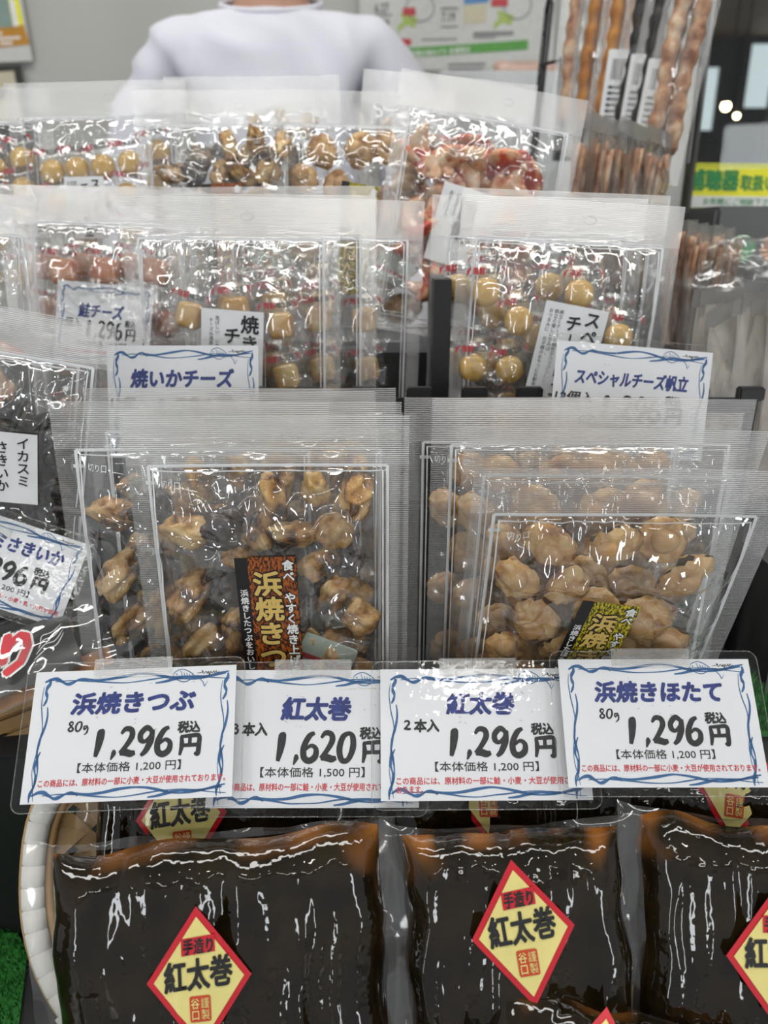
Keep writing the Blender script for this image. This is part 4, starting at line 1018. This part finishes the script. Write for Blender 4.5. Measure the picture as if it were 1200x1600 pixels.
# bamboo slats and the black packet at the left
sl = thing('bamboo_tray', frame(P(-6, 1092, 0.485), 55, 10, 18), 'flat bamboo tray of split slats at the left behind the front price cards', 'tray')
for k in range(7): box_obj('slat', -0.16, -0.036 + k * 0.0105, -0.002 - 0.001 * (k % 3), 0.055 - 0.004 * (k % 2), -0.036 + k * 0.0105 + 0.0095, 0.002 - 0.001 * (k % 2), 'bamboo', sl, 0.0008)
box_obj('cross_slat', 0.03, -0.04, -0.006, 0.038, 0.036, -0.002, 'bamboo', sl, 0.0008)
pk = thing('black_packet', frame_ref(60, 1056, 0.455, (0, 0, 0), 50, 6, 22), 'black packet with red brush lettering lying at the left under the slanting card', 'food packet')
mb = MB(); grid_patch(mb, -0.10, -0.006, 0.026, 0.032, 0, 0, 16, 10); mb.v = [(x, y, 0.004 + 0.0035 * noise.noise(Vector((x * 40, y * 60, 1)))) for x, y, z in mb.v]; mb.build('sleeve', 'label_black', pk, True)
mb = MB(); htext(mb, 'づり', -0.046, 0.004, 0.002, 0.028, 0.0095, 0.10, 0.35); mb.build('lettering_outline', 'ink_white', pk)
mb = MB(); htext(mb, 'づり', -0.046, 0.004, 0.002, 0.028, 0.0098, 0.05, 0.35); mb.build('lettering', 'ink_red', pk)
mb = MB()
for k in range(4): mb.stroke([(0.002 + 0.002 * k, 0.006 + 0.003 * k), (0.010, 0.010 + 0.003 * k), (0.016, 0.010 + 0.003 * k), (0.022, 0.016 + 0.002 * k)], 0.0006, 0.0095)
mb.build('brush_motif', 'ink_white', pk)
mb = MB(); grid_patch(mb, -0.12, -0.014, 0.046, 0.042, 0, 0, 34, 16); mb.v = [(x, y, 0.0115 * max(0, 1 - abs(y - 0.014) / 0.03) ** 0.5 + 0.003 * noise.noise(Vector((x * 70, y * 90, 4)))) for x, y, z in mb.v]; mb.build('film', 'film_clear', pk, True)
mb = MB(); grid_patch(mb, -0.115, -0.010, 0.042, 0.002, 0, 0, 10, 3); mb.v = [(x, y, -0.002 + 0.001 * noise.noise(Vector((x * 60, y * 60, 8)))) for x, y, z in mb.v]; mb.build('contents', 'amber_stick', pk, True)

# ------------------------------------------------------------------ right side: filed pouches, hanging rack, case
rs = thing('side_stand', Matrix.Translation((0.42, 0.70, 0)), 'grey stepped side stand under the filed pouches on the right', 'display stand')
box_obj('step', -0.155, -0.24, 0.0, 0.4, -0.08, Z(-0.215), 'case_grey', rs)
box_obj('riser', -0.225, 0.18, 0.0, -0.12, 0.42, Z(0.035), 'black_plastic', rs)
box_obj('step', -0.15, -0.08, 0.0, 0.4, 0.12, Z(-0.160), 'case_grey', rs)
box_obj('step', -0.15, 0.12, 0.0, 0.4, 0.42, Z(-0.06), 'case_grey', rs)
def slim_films(seed, W, H, thick=0.006, milk=False):
    key = ('slim', seed, W, H, milk)
    if key not in FILM: FILM[key] = film_mesh(seed, W, H, True, thick, 0.014, 0.8, 22, 30, 0.004)[0], film_mesh(seed, W, H, False, thick, 0.014, 0.8, 22, 30, 0.004)[0]
    if milk: FILM[key][0].materials[0] = mat('film_milk')
    return FILM[key]
def slim(name, M, label, group, seed, W, H, kind, tagged=False):
    t = thing(name, M, label, 'food pouch', group); rnd = random.Random(seed)
    a, b = slim_films(seed % 4, W, H, 0.006, kind == 'slab'); obj('front_film', a, t); obj('back_film', b, t)
    if kind == 'slab':
        mb = MB(); grid_patch(mb, -W * 0.34, 0.02, W * 0.34, H * 0.62, 0.002, 0, 8, 8)
        mb.v = [(x, y, z + 0.003 * noise.noise(Vector((x * 60, y * 60, seed)))) for x, y, z in mb.v]; mb.build('contents', 'pink_slab', t, True)
    else:
        meshes = {'brown': BRNS, 'amber': None, 'red': REDS, 'dark': INKS}[kind]
        for k in range(7):
            x = W * (-0.34 + 0.68 * k / 6)
            obj('dried_strip', meshes[k % len(meshes)], t, Matrix.Translation((x, H * 0.56 + rnd.uniform(-.006, .006), rnd.uniform(-.001, .002))) @ Matrix.Rotation(math.pi / 2 + rnd.uniform(-.1, .1), 4, 'Z'))
    if tagged:
        mb = MB(); mb.plate(rrect(-W * 0.22, H * 0.12, W * 0.22, H * 0.42, 0.002), 0.0068, 0.0072); l = mb.build('label', 'label_paper', t)
        mb = MB()
        for k in range(9): mb.box(-W * 0.14 + k * W * 0.03, H * 0.28, 0.0073, -W * 0.14 + k * W * 0.03 + W * (0.012 + 0.008 * (k % 2)), H * 0.37, 0.0075)
        mb.build('label_print', 'ink_black', l)
    return t
# front file of pale pouches, right of the scallop pouches
ROWN = ['nearest', 'second', 'third', 'fourth', 'fifth', 'sixth', 'seventh', 'eighth', 'ninth', 'tenth', 'eleventh', 'twelfth']
for k in range(11):
    slim('dried_squid_pouch', frame(P(1082 + 15 * k, 812 - 3 * k + (0, 12, -6, 8, -12)[k % 5], 0.59 + 0.004 * k), 3, 50 + (0, 6, -5)[k % 3], (-5, 3, -2, 6)[k % 4]), 'pale clear pouch of pinkish dried squid, %s of the file right of the scallop pouches' % ROWN[k], 'filed dried squid pouches', k, 0.115, 0.168, 'slab', False)
for k in range(8):
    slim('dried_fish_pouch', frame(P(905 + 14 * k, 522 + 1 * k, 0.74 + 0.004 * k), 2, 58, (2, -2, 1)[k % 3]), 'narrow pouch of brown strips, %s from left in the upper right file' % ROWN[k].replace('nearest', 'first'), 'filed dried fish pouches', 40 + k, 0.085, 0.190, 'brown', k % 3 == 1)
for k in range(6):
    slim('dried_fish_pouch', frame(P(1046 + 14 * k, 634, 0.73 + 0.006 * k), 3, 58, (1, -2, 2)[k % 3]), 'narrow pouch of brown strips, %s from left in file below yellow sign' % ROWN[k].replace('nearest', 'first'), 'filed dried fish pouches', 60 + k, 0.090, 0.165, 'brown', k % 2 == 1)
# crumpled clear bag over the file, and the grey case with dots
bgm = blob('crumpled_bag', 'film_soft', 3, 5, (1.6, 0.9, 0.65), 0.28, 2.2, 0.3, 0.042)
o = obj('crumpled_bag', bgm); o.location = P(1160, 425, 0.70)
tag(o, 'crumpled clear plastic bag lying over the filed dried squid pouches', 'plastic bag')
cs = thing('grey_case', Matrix.Translation((0.410, 0.86, Z(-0.06))), 'dark grey case with a green and an orange dot below the yellow sign', 'case')
box_obj('case_body', -0.075, -0.03, 0.0, 0.16, 0.06, 0.085, 'case_grey', cs, 0.004)
for px_, m in ((-0.045, 'dot_green'), (-0.012, 'dot_orange')):
    MB().plate([(px_ + 0.0135 * math.cos(a), 0.045 + 0.0135 * math.sin(a)) for a in [i * math.pi / 10 for i in range(20)]], 0, 0.001).build('dot_sticker', m, cs, M=Matrix.Translation((0, -0.031, 0)) @ Matrix.Rotation(math.pi / 2, 4, 'X'))
# wire rack with long packs
rk = thing('wire_rack', Matrix.Translation((0.203, 1.085, Z(0.035))), 'black wire rack holding the tall packs at upper right', 'rack')
def wire(pts, r=0.0018, nm='wire'): return MB().tube(pts, r, 6).build(nm, 'wire_black', rk, True)
for yy in (0.0, 0.03): wire([(-0.012, yy, 0.0), (0.0, yy, 0.225)], 0.003, 'upright')
wire([(0.0, 0.0, 0.225), (0.0, 0.015, 0.238), (0.0, 0.03, 0.225)], 0.003, 'top_bend')
for k in range(5): wire([(-0.012 + 0.0025 * k, 0.0, 0.01 + 0.048 * k), (-0.012 + 0.0025 * k, 0.03, 0.01 + 0.048 * k)], 0.002, 'cross_wire')
for k in range(11): wire([(0.02 + 0.008 * k, -0.03, 0.06), (0.02 + 0.008 * k, -0.03, 0.17)], 0.0016, 'basket_wire')
for k in range(3): wire([(0.01, -0.03, 0.07 + 0.045 * k), (0.105, -0.03, 0.07 + 0.045 * k)], 0.0022, 'basket_rail')
wire([(0.01, -0.03, 0.16), (-0.01, 0.0, 0.16)], 0.0022, 'basket_side'); wire([(0.105, -0.03, 0.16), (0.105, 0.04, 0.16)], 0.0022, 'basket_side')
box_obj('basket_back', 0.01, -0.022, 0.05, 0.105, -0.018, 0.165, 'black_plastic', rk)
def tall_pack(M, label, kind, seed, labeled):
    t = thing('stick_pack', M, label, 'food pack', 'tall packs in the wire rack'); W, H = 0.055, 0.36
    a, b = slim_films(seed % 4, W, H, 0.009); obj('front_film', a, t); obj('back_film', b, t)
    rnd = random.Random(seed)
    for s in (-1, 1):
        mb = MB(); pts = []; rad = []
        for k in range(40):
            y = 0.03 + 0.27 * k / 39; pts.append((s * 0.0095 + 0.0014 * math.sin(k * 0.4 + seed + s), y, 0.0)); rad.append(0.0088 * (1 + 0.16 * math.sin(k * 1.9 + s)) * (0.6 if k in (0, 39) else 1))
        mb.tube(pts, rad, 8); mb.build('stick', kind, t, True)
    if labeled:
        l = MB().plate(rrect(-0.013, 0.0, 0.013, 0.075, 0.002), 0.0100, 0.0106).build('label', 'label_paper', t, M=Matrix.Translation((0, 0.040, 0.002)))
        mb = MB()
        for k in range(7): mb.box(-0.007 + 0.002 * k, 0.045, 0.0107, -0.0062 + 0.002 * k + 0.0003 * (k % 3), 0.066, 0.0109)
        for k in range(6): mb.box(-0.008, 0.006 + 0.006 * k, 0.0107, 0.008 - 0.002 * (k % 2), 0.009 + 0.006 * k, 0.0109)
        mb.build('label_print', 'ink_black', l)
    return t
TL = [(892, 0.93, 'brown_strip', 0, 'leftmost tall pack in the rack, holding dark reddish sticks'), (916, 0.92, 'amber_stick', 0, 'tall pack of amber twisted sticks beside the leftmost rack pack'),
      (945, 0.90, 'amber_stick', 1, 'tall pack of amber sticks with the leftmost white barcode label'), (975, 0.885, 'ink_strip', 1, 'tall pack of blackish sticks with the middle white barcode label'),
      (998, 0.87, 'ink_strip', 1, 'tall pack of dark sticks with the rightmost white barcode label'), (1020, 0.855, 'brown_strip', 0, 'rightmost tall pack in the rack, loose reddish sticks')]
for k, (px_, d_, kd, lb, tx) in enumerate(TL): tall_pack(frame(P(px_ - 2, 236 + 10 * k, d_), 2, -14, -2 - 1.0 * k), tx, kd, 70 + k, lb)

# acrylic partition with its post and the yellow sign
pt = thing('acrylic_partition', Matrix.Translation((0.405, 1.13, Z(-0.06))), 'clear acrylic partition with a white edge post at the right', 'partition')
box_obj('post', -0.045, -0.01, 0.0, 0.0, 0.01, 0.9, 'post_white', pt, 0.002)
MB().tube([(0.006, -0.01, 0.0), (0.006, -0.01, 0.9)], 0.005, 8).build('edge_strip', 'steel', pt, True)
MB().tube([(-0.002, -0.012, 0.0), (-0.002, -0.012, 0.9)], 0.0012, 6).build('edge_gasket', 'wire_black', pt, True)
box_obj('pane', 0.010, -0.003, 0.0, 0.9, 0.0, 0.9, 'pane', pt)
M, w, h = frame_quad((1066, 256), (1300, 256), (1058, 327), (1300, 333), 1.03, 1.045)
sg = thing('yellow_sign', M, 'bright yellow sign with green lettering 補聴器取扱い at the right edge', 'sign')
MB().plate(rrect(-w / 2, 0, w / 2, h, 0.004), -0.002, 0.0).build('board', 'sign_yellow', sg)
MB().poly(rrect(-w / 2 + 0.006, h * 0.07, w / 2 - 0.006, h * 0.31, 0.006), 0.0006).build('white_band', 'ink_white', sg)
mb = MB(); X = lambda px: -w / 2 + (px - 1062) / 238 * w
htext(mb, '補聴器', X(1072), h * 0.44, X(1150), h * 0.86, 0.0008, 0.05, res=3); htext(mb, '取扱い店', X(1154), h * 0.44, X(1226), h * 0.76, 0.0008, 0.035); htext(mb, 'お気軽にご相談下さい', X(1098), h * 0.12, X(1212), h * 0.27, 0.0008, 0.02)
mb.build('lettering', 'sign_green', sg)
mb = MB()
for a, b in (((-w / 2 + .004, .003), (w / 2 - .004, .003)), ((-w / 2 + .004, h - .003), (w / 2 - .004, h - .003)), ((-w / 2 + .004, .003), (-w / 2 + .004, h - .003))): mb.stroke([a, b], 0.0006, 0.0007, 0, 2, (1, 1))
mb.build('edge_line', 'sign_green', sg)

# ------------------------------------------------------------------ the shop around: floor, walls, posters, person
struct(box_obj('floor', -3.2, -4.2, -0.05, 4.2, 6.2, 0.0, 'floor_vinyl'))
struct(box_obj('wall_back', -3.2, 2.12, 0.0, 0.62, 2.2, 2.8, 'wall_paint'))
struct(box_obj('ceiling', -3.2, -4.2, 2.8, 4.2, 6.2, 2.85, 'ceiling_white'))
# hall beyond the partition
struct(box_obj('wall_far', 0.3, 5.6, 0.0, 4.2, 5.7, 2.8, 'store_dark'))
struct(box_obj('wall_right', 4.1, 0.8, 0.0, 4.2, 5.7, 2.8, 'store_dark'))
def win(n, x0, z0, x1, z1, y=5.55):
    t = bpy.data.objects.new('window_%d' % n, None); COL.objects.link(t); t.location = ((x0 + x1) / 2, y, z0); t['kind'] = 'structure'
    hw = (x1 - x0) / 2; hh = z1 - z0
    box_obj('pane', -hw, -0.02, 0, hw, 0.0, hh, 'daylight_pane', t)
    for a in ((-hw - 0.05, -hw), (hw, hw + 0.05)): box_obj('window_frame', a[0], -0.05, -0.05, a[1], 0.02, hh + 0.05, 'store_dark', t)
    for a in ((-0.05, 0.0), (hh, hh + 0.05)): box_obj('window_frame', -hw, -0.05, a[0], hw, 0.02, a[1], 'store_dark', t)
win(1, 1.88, 1.77, 2.12, 2.13); win(2, 2.30, 1.90, 2.72, 2.26)
struct(box_obj('trim_1', 0.65, 2.2, 2.30, 4.05, 5.55, 2.36, 'wood_warm'))
struct(box_obj('trim_2', 2.0, 4.4, 1.0, 2.1, 4.5, 2.36, 'store_grey'))
for px_, py_, d_, r_, tx in ((1134, 166, 3.6, 0.020, 'larger bright warm lamp seen through the acrylic partition'), (1151, 181, 3.6, 0.013, 'smaller warm lamp just below the larger one beyond the partition')):
    t = thing('spot_lamp', Matrix.Translation(P(px_, py_, d_)), tx, 'lamp', 'lamps beyond the partition')
    bm = bmesh.new(); bmesh.ops.create_uvsphere(bm, u_segments=16, v_segments=10, radius=r_); me = bpy.data.meshes.new('bulb'); bm.to_mesh(me); bm.free(); me.materials.append(mat('lamp_glow')); obj('bulb', me, t)
    MB().tube([(0, 0, r_ * 0.7), (0, 0, r_ * 1.8), (0, 0, r_ * 2.0), (0, 0, 1.2)], [r_ * 0.9, r_ * 0.7, 0.004, 0.004], 10).build('lamp_holder', 'store_dark', t, True)

def poster(name, tl, tr, bl, br, d, label, m):
    M, w, h = frame_quad(tl, tr, bl, br, d[0], d[1]); t = thing(name, M, label, 'poster')
    MB().plate([(-w / 2, 0), (w / 2, 0), (w / 2, h), (-w / 2, h)], -0.003, 0.0).build('sheet', m, t)
    return t, w, h
def dw(py):  # depth of the back wall face at an image row
    u = (800 - py) / FPX; return 2.10 / (CP + u * SP)
t, w, h = poster('event_poster', (560, -160), (868, -160), (560, 122), (868, 106), (dw(-160), dw(115)), 'large white event poster with green band and map sketches, behind the person', 'poster_white')
PXx = lambda px: -w / 2 + (px - 560) / 308 * w
PYy = lambda py: h * (116 - py) / (116 + 160)
mb = MB(); mb.poly([(PXx(600), PYy(90)), (PXx(827), PYy(80)), (PXx(827), PYy(64)), (PXx(600), PYy(74))], 0.0012); mb.build('green_band', 'poster_green', t)
mb = MB(); mb.poly(rrect(PXx(602), PYy(68), PXx(641), PYy(57), 0.006), 0.0012); mb.build('red_panel', 'poster_red', t); mb = MB(); mb.poly([(PXx(628), PYy(20)), (PXx(648), PYy(20)), (PXx(648), PYy(7)), (PXx(628), PYy(7))], 0.0014); mb.build('red_panel', 'poster_red', t); mb = MB(); mb.poly([(PXx(767), PYy(9)), (PXx(793), PYy(9)), (PXx(793), PYy(-4)), (PXx(767), PYy(-4))], 0.0014); mb.build('red_panel', 'poster_red', t)
for ox in (618, 770): mb = MB(); mb.poly([(PXx(ox + a), PYy(b)) for a, b in ((2, 48), (2, 36), (10, 28), (6, 14), (22, 20), (34, 24), (28, 40), (16, 34), (6, 42))], 0.001); mb.build('map_shape', 'poster_lime', t)
mb = MB(); mb.poly([(PXx(724), PYy(4)), (PXx(763), PYy(2)), (PXx(763), PYy(-40)), (PXx(724), PYy(-40))], 0.001); mb.build('blue_panel', 'poster_blue', t)
mb = MB(); mb.poly([(PXx(724), PYy(36)), (PXx(760), PYy(34)), (PXx(760), PYy(5)), (PXx(724), PYy(6))], 0.001); mb.build('cream_panel', 'poster_cream', t)
for cx_ in (655, 808):
    mb = MB()
    pts = [(PXx(cx_ + 22 * math.cos(a)), PYy(8 + 22 * math.sin(a))) for a in [i * math.pi / 12 for i in range(25)]]; mb.stroke(pts, 0.002, 0.0013, 0, 2, (1, 1)); mb.build('map_circle', 'ink_grey', t)
mb = MB()
htext(mb, '6.27', PXx(584), PYy(14), PXx(606), PYy(-1), 0.0013, 0.02); htext(mb, '28', PXx(594), PYy(38), PXx(606), PYy(25), 0.0013, 0.02); htext(mb, '7.19', PXx(689), PYy(31), PXx(710), PYy(16), 0.0013, 0.02)
for (a, b, c, d_) in ((584, 20, 612, 17), (598, 46, 612, 43), (688, 12, 718, 8), (688, 41, 718, 38), (658, 61, 716, 58), (740, 56, 805, 49), (740, 60, 776, 57)):
    for k in range(int((c - a) / 4)): mb.box(PXx(a + 4 * k), PYy(b), 0.001, PXx(a + 4 * k + 2.6), PYy(d_), 0.0013)
for (a, c, y0) in ((636, 694, 110), (700, 762, 100), (700, 760, 108), (636, 690, 117)):
    for k in range(int((c - a) / 3)): mb.box(PXx(a + 3 * k), PYy(y0 + 4), 0.001, PXx(a + 3 * k + 2.1), PYy(y0), 0.0013)
tag(mb.build('small_print', 'ink_grey', t), kind='stuff')
mb = MB(); htext(mb, '北海道の味めぐり 会場限定', PXx(630), PYy(86), PXx(735), PYy(75), 0.0016, 0.01, rot=0.04); mb.build('band_lettering', 'ink_white', t)
t, w, h = poster('orange_poster', (-80, -160), (46, -160), (-80, 104), (55, 92), (dw(-160), dw(98)), 'orange and yellow poster with a pale green garment drawing at upper left', 'poster_white')
PXx = lambda px: -w / 2 + (px + 80) / 132 * w
PYy = lambda py: h * (99 - py) / (99 + 160)
for nm, m, z, q in (('yellow_panel', 'sign_yellow', 0.001, ((-80, 44), (48, 42), (44, -150), (-80, -150))), ('orange_panel', 'poster_orange', 0.0012, ((-80, 80), (53, 72), (48, 40), (-80, 48))), ('garment_drawing', 'poster_teal', 0.0014, ((-20, 44), (31, 43), (31, -20), (4, -30), (-10, -10))), ('sleeve_drawing', 'ink_white', 0.0016, ((32, 42), (40, 42), (40, 0), (32, 0)))):
    mb = MB(); mb.poly([(PXx(a), PYy(b)) for a, b in q], z); mb.build(nm, m, t)
mb = MB()
for (a, c, y0) in ((2, 14, 50), (-10, 44, 58), (6, 30, 66)):
    for k in range(int((c - a) / 5)): mb.box(PXx(a + 5 * k), PYy(y0 + 5), 0.0014, PXx(a + 5 * k + 3.8), PYy(y0), 0.0016)
mb.build('panel_print', 'ink_white', t)
t, w, h = poster('picture_board', (-80, 112), (59, 101), (-80, 330), (78, 330), (dw(106), dw(330)), 'black framed picture board below the orange poster', 'poster_dark')
PXx = lambda px: -w / 2 + (px + 80) / 146 * w
PYy = lambda py: h * (330 - py) / (330 - 106)
for (a, b, m) in ((11, 56, 'poster_cream'), (-40, 7, 'poster_red')):
    mb = MB(); mb.poly([(PXx(a), PYy(190)), (PXx(b), PYy(190)), (PXx(b - 1), PYy(114)), (PXx(a), PYy(116))], 0.001); mb.build('picture', m, t)
mb = MB(); mb.poly([(PXx(40 + 8 * math.cos(k)), PYy(146 + 12 * math.sin(k))) for k in [i * math.pi / 8 for i in range(16)]], 0.0015); mb.poly([(PXx(24 + 9 * math.cos(k)), PYy(146 + 12 * math.sin(k))) for k in [i * math.pi / 8 for i in range(16)]], 0.0015); mb.build('picture_shape', 'wood_dark', t)
# back counter with a vacuum pack
ct = box_obj('back_cabinet', 0.1, 1.62, 0.0, 0.60, 2.05, Z(0.283), 'counter_white', None, 0.004); tag(ct, 'white cabinet behind the person carrying the sausage pack', 'cabinet')
vp = thing('sausage_pack', frame(Vector((0.27, 1.665, Z(0.284))) , 72, 0, 2), 'vacuum pack of pinkish brown sausages on the back counter', 'food pack')
for k in range(3):
    mb = MB(); mb.tube([(-0.06 + 0.012 * i, 0.004 * math.sin(i + k), 0.0) for i in range(11)], [0.006] + [0.011] * 9 + [0.006], 10); mb.build('sausage', 'pink_slab', vp, True, Matrix.Translation((0.0, -0.018 + 0.02 * k, 0.010)))
mb = MB(); grid_patch(mb, -0.075, -0.035, 0.10, 0.05, 0, 0, 20, 10); mb.v = [(x, y, 0.022 * max(0, 1 - (x / 0.075) ** 4) * max(0, 1 - ((y - .002) / 0.034) ** 4) + 0.002 * noise.noise(Vector((x * 90, y * 90, 0)))) for x, y, z in mb.v]; mb.build('film', 'film_clear', vp, True)
MB().plate(rrect(-0.078, 0.030, 0.11, 0.052, 0.004), -0.001, 0.001).build('header_strip', 'pale_green', vp)

# ------------------------------------------------------------------ person
def skin_mesh(name, pts, edges, m, parent, lvl=2, post=None):
    me = bpy.data.meshes.new(name); me.from_pydata([p[0] for p in pts], edges, [])
    o = bpy.data.objects.new(name, me); COL.objects.link(o)
    sk = o.modifiers.new('skin', 'SKIN'); sk.use_smooth_shade = True; sk.branch_smoothing = 0.6
    ly = me.skin_vertices[0] if me.skin_vertices else None
    if ly is None:
        bpy.context.view_layer.objects.active = o; bpy.ops.mesh.customdata_skin_add(); ly = me.skin_vertices[0]
    for i, p in enumerate(pts): ly.data[i].radius = p[1]
    ly.data[0].use_root = True
    sb = o.modifiers.new('sub', 'SUBSURF'); sb.levels = lvl; sb.render_levels = lvl
    dg = bpy.context.evaluated_depsgraph_get(); dg.update()
    nm = bpy.data.meshes.new_from_object(o.evaluated_get(dg)); bpy.data.objects.remove(o)
    nm.materials.clear(); nm.materials.append(mat(m)); nm.polygons.foreach_set('use_smooth', [True] * len(nm.polygons))
    if post: post(nm)
    nm.update()
    return obj(name, nm, parent)
PX0 = P(422, -28, 1.22)
pr = thing('person', Matrix.Translation((PX0.x, PX0.y, 0.0)), 'person in a white long-sleeved shirt standing behind the stall, head out of frame', 'person')
NZ = PX0.z        # height of the neck hollow
# body: pelvis 0, spine, neck, head, arms, legs (front is -y)
J = [((0, 0, NZ - 0.55), (0.13, 0.10)), ((0, 0, NZ - 0.38), (0.125, 0.095)), ((0, 0.0, NZ - 0.20), (0.105, 0.08)), ((0, 0.012, NZ - 0.095), (0.075, 0.055)), ((0, 0.012, NZ - 0.01), (0.060, 0.058)),
     ((0, 0.0, NZ + 0.03), (0.056, 0.058)), ((0, -0.015, NZ + 0.09), (0.070, 0.088)), ((0, -0.01, NZ + 0.18), (0.074, 0.092)), ((0, 0.0, NZ + 0.24), (0.045, 0.055))]
E_ = [(0, 1), (1, 2), (2, 3), (3, 4), (4, 5), (5, 6), (6, 7), (7, 8)]
for s in (-1, 1):
    b = len(J)
    J += [((s * 0.145, 0.01, NZ - 0.10), (0.036, 0.036)), ((s * 0.212, 0.02, NZ - 0.20), (0.036, 0.036)), ((s * 0.245, 0.0, NZ - 0.36), (0.038, 0.038)), ((s * 0.235, -0.12, NZ - 0.50), (0.030, 0.030)), ((s * 0.22, -0.20, NZ - 0.56), (0.024, 0.03)), ((s * 0.212, -0.25, NZ - 0.58), (0.018, 0.036)), ((s * 0.21, -0.285, NZ - 0.59), (0.012, 0.034))]
    E_ += [(3, b), (b, b + 1), (b + 1, b + 2), (b + 2, b + 3), (b + 3, b + 4), (b + 4, b + 5), (b + 5, b + 6)]
    for q in range(4):
        f = len(J); ox = s * 0.21 + (-0.024 + 0.016 * q); L_ = (0.05, 0.058, 0.055, 0.042)[q]
        J += [((ox, -0.31, NZ - 0.595), (0.008, 0.008)), ((ox, -0.31 - L_ * 0.55, NZ - 0.605), (0.0075, 0.0075)), ((ox, -0.31 - L_, NZ - 0.625), (0.006, 0.006))]
        E_ += [(b + 6, f), (f, f + 1), (f + 1, f + 2)]
    f = len(J); J += [((s * 0.18, -0.27, NZ - 0.592), (0.009, 0.009)), ((s * 0.165, -0.30, NZ - 0.605), (0.0075, 0.0075))]; E_ += [(b + 5, f), (f, f + 1)]
    l = len(J); J += [((s * 0.09, 0, NZ - 0.68), (0.085, 0.085)), ((s * 0.10, -0.01, NZ - 1.02), (0.055, 0.06)), ((s * 0.10, 0.01, 0.10), (0.036, 0.04)), ((s * 0.10, -0.04, 0.05), (0.036, 0.035)), ((s * 0.105, -0.14, 0.035), (0.035, 0.022))]
    E_ += [(0, l), (l, l + 1), (l + 1, l + 2), (l + 2, l + 3), (l + 3, l + 4)]
skin_mesh('body', J, E_, 'skin', pr, 2)
# shirt: torso and sleeves a little larger, folds added afterwards
def folds(me):
    for v in me.vertices:
        p = v.co; k = noise.noise(Vector((p.x * 9, p.y * 9, p.z * 5))) * 0.010 + (1 - abs(noise.noise(Vector((p.x * 14 + p.z * 8, p.y * 9, p.z * 6 - p.x * 5)))) * 2) * 0.014
        n = Vector((p.x, p.y, 0)); n = n.normalized() if n.length > 1e-4 else n
        if p.z > NZ - 0.03: k *= 0.3
        v.co = p + n * k
S = [((0, 0, NZ - 0.58), (0.155, 0.125)), ((0, 0, NZ - 0.40), (0.15, 0.12)), ((0, 0.0, NZ - 0.22), (0.152, 0.122)), ((0, 0.008, NZ - 0.085), (0.135, 0.105)), ((0, 0.012, NZ - 0.060), (0.088, 0.080))]
SE = [(0, 1), (1, 2), (2, 3), (3, 4)]
for s in (-1, 1):
    b = len(S); S += [((s * 0.150, 0.01, NZ - 0.085), (0.070, 0.073)), ((s * 0.218, 0.02, NZ - 0.20), (0.063, 0.063)), ((s * 0.25, 0.0, NZ - 0.36), (0.056, 0.056)), ((s * 0.236, -0.12, NZ - 0.50), (0.045, 0.045)), ((s * 0.222, -0.185, NZ - 0.552), (0.038, 0.038))]
    SE += [(3, b), (b, b + 1), (b + 1, b + 2), (b + 2, b + 3), (b + 3, b + 4)]
skin_mesh('shirt', S, SE, 'shirt', pr, 3, folds)
MB().tube([(0.080 * math.cos(a), 0.004 + 0.072 * math.sin(a), NZ - 0.030 + 0.026 * math.sin(a)) for a in [i * math.pi / 16 for i in range(32)]], 0.0052, 8, closed=True).build('collar', 'shirt', pr, True)
T_ = [((0, 0, NZ - 0.62), (0.15, 0.115))]; TE = []
for s in (-1, 1):
    l = len(T_); T_ += [((s * 0.09, 0, NZ - 0.72), (0.10, 0.10)), ((s * 0.10, -0.01, NZ - 1.02), (0.075, 0.08)), ((s * 0.10, 0.01, 0.09), (0.06, 0.065))]; TE += [(0, l), (l, l + 1), (l + 1, l + 2)]
skin_mesh('trousers', T_, TE, 'trousers', pr, 2)
hm = blob('hair', 'hair', 2, 4, (0.085, 0.105, 0.085), 0.06, 2, 0.0, 1.0)
obj('hair', hm, pr, Matrix.Translation((0, 0.022, NZ + 0.195)))
for s in (-1, 1):
    obj('ear', blob('ear', 'skin', 1, 2, (0.008, 0.018, 0.03), 0.1, 2, 0, 1.0), pr, Matrix.Translation((s * 0.076, 0.0, NZ + 0.12)))
    e = obj('eye', blob('eye', 'ink_white', 1, 2, (0.012, 0.008, 0.007), 0.0, 1, 0, 1.0), pr, Matrix.Translation((s * 0.030, -0.094, NZ + 0.13)))
    obj('pupil', blob('pupil', 'hair', 1, 2, (0.005, 0.004, 0.005), 0.0, 1, 0, 1.0), e, Matrix.Translation((0, -0.006, 0)))
obj('nose', blob('nose', 'skin', 1, 2, (0.014, 0.018, 0.024), 0.1, 2, 0, 1.0), pr, Matrix.Translation((0, -0.108, NZ + 0.095)))
obj('mouth', blob('mouth', 'pink_slab', 1, 2, (0.024, 0.008, 0.007), 0.1, 2, 0, 1.0), pr, Matrix.Translation((0, -0.098, NZ + 0.055)))
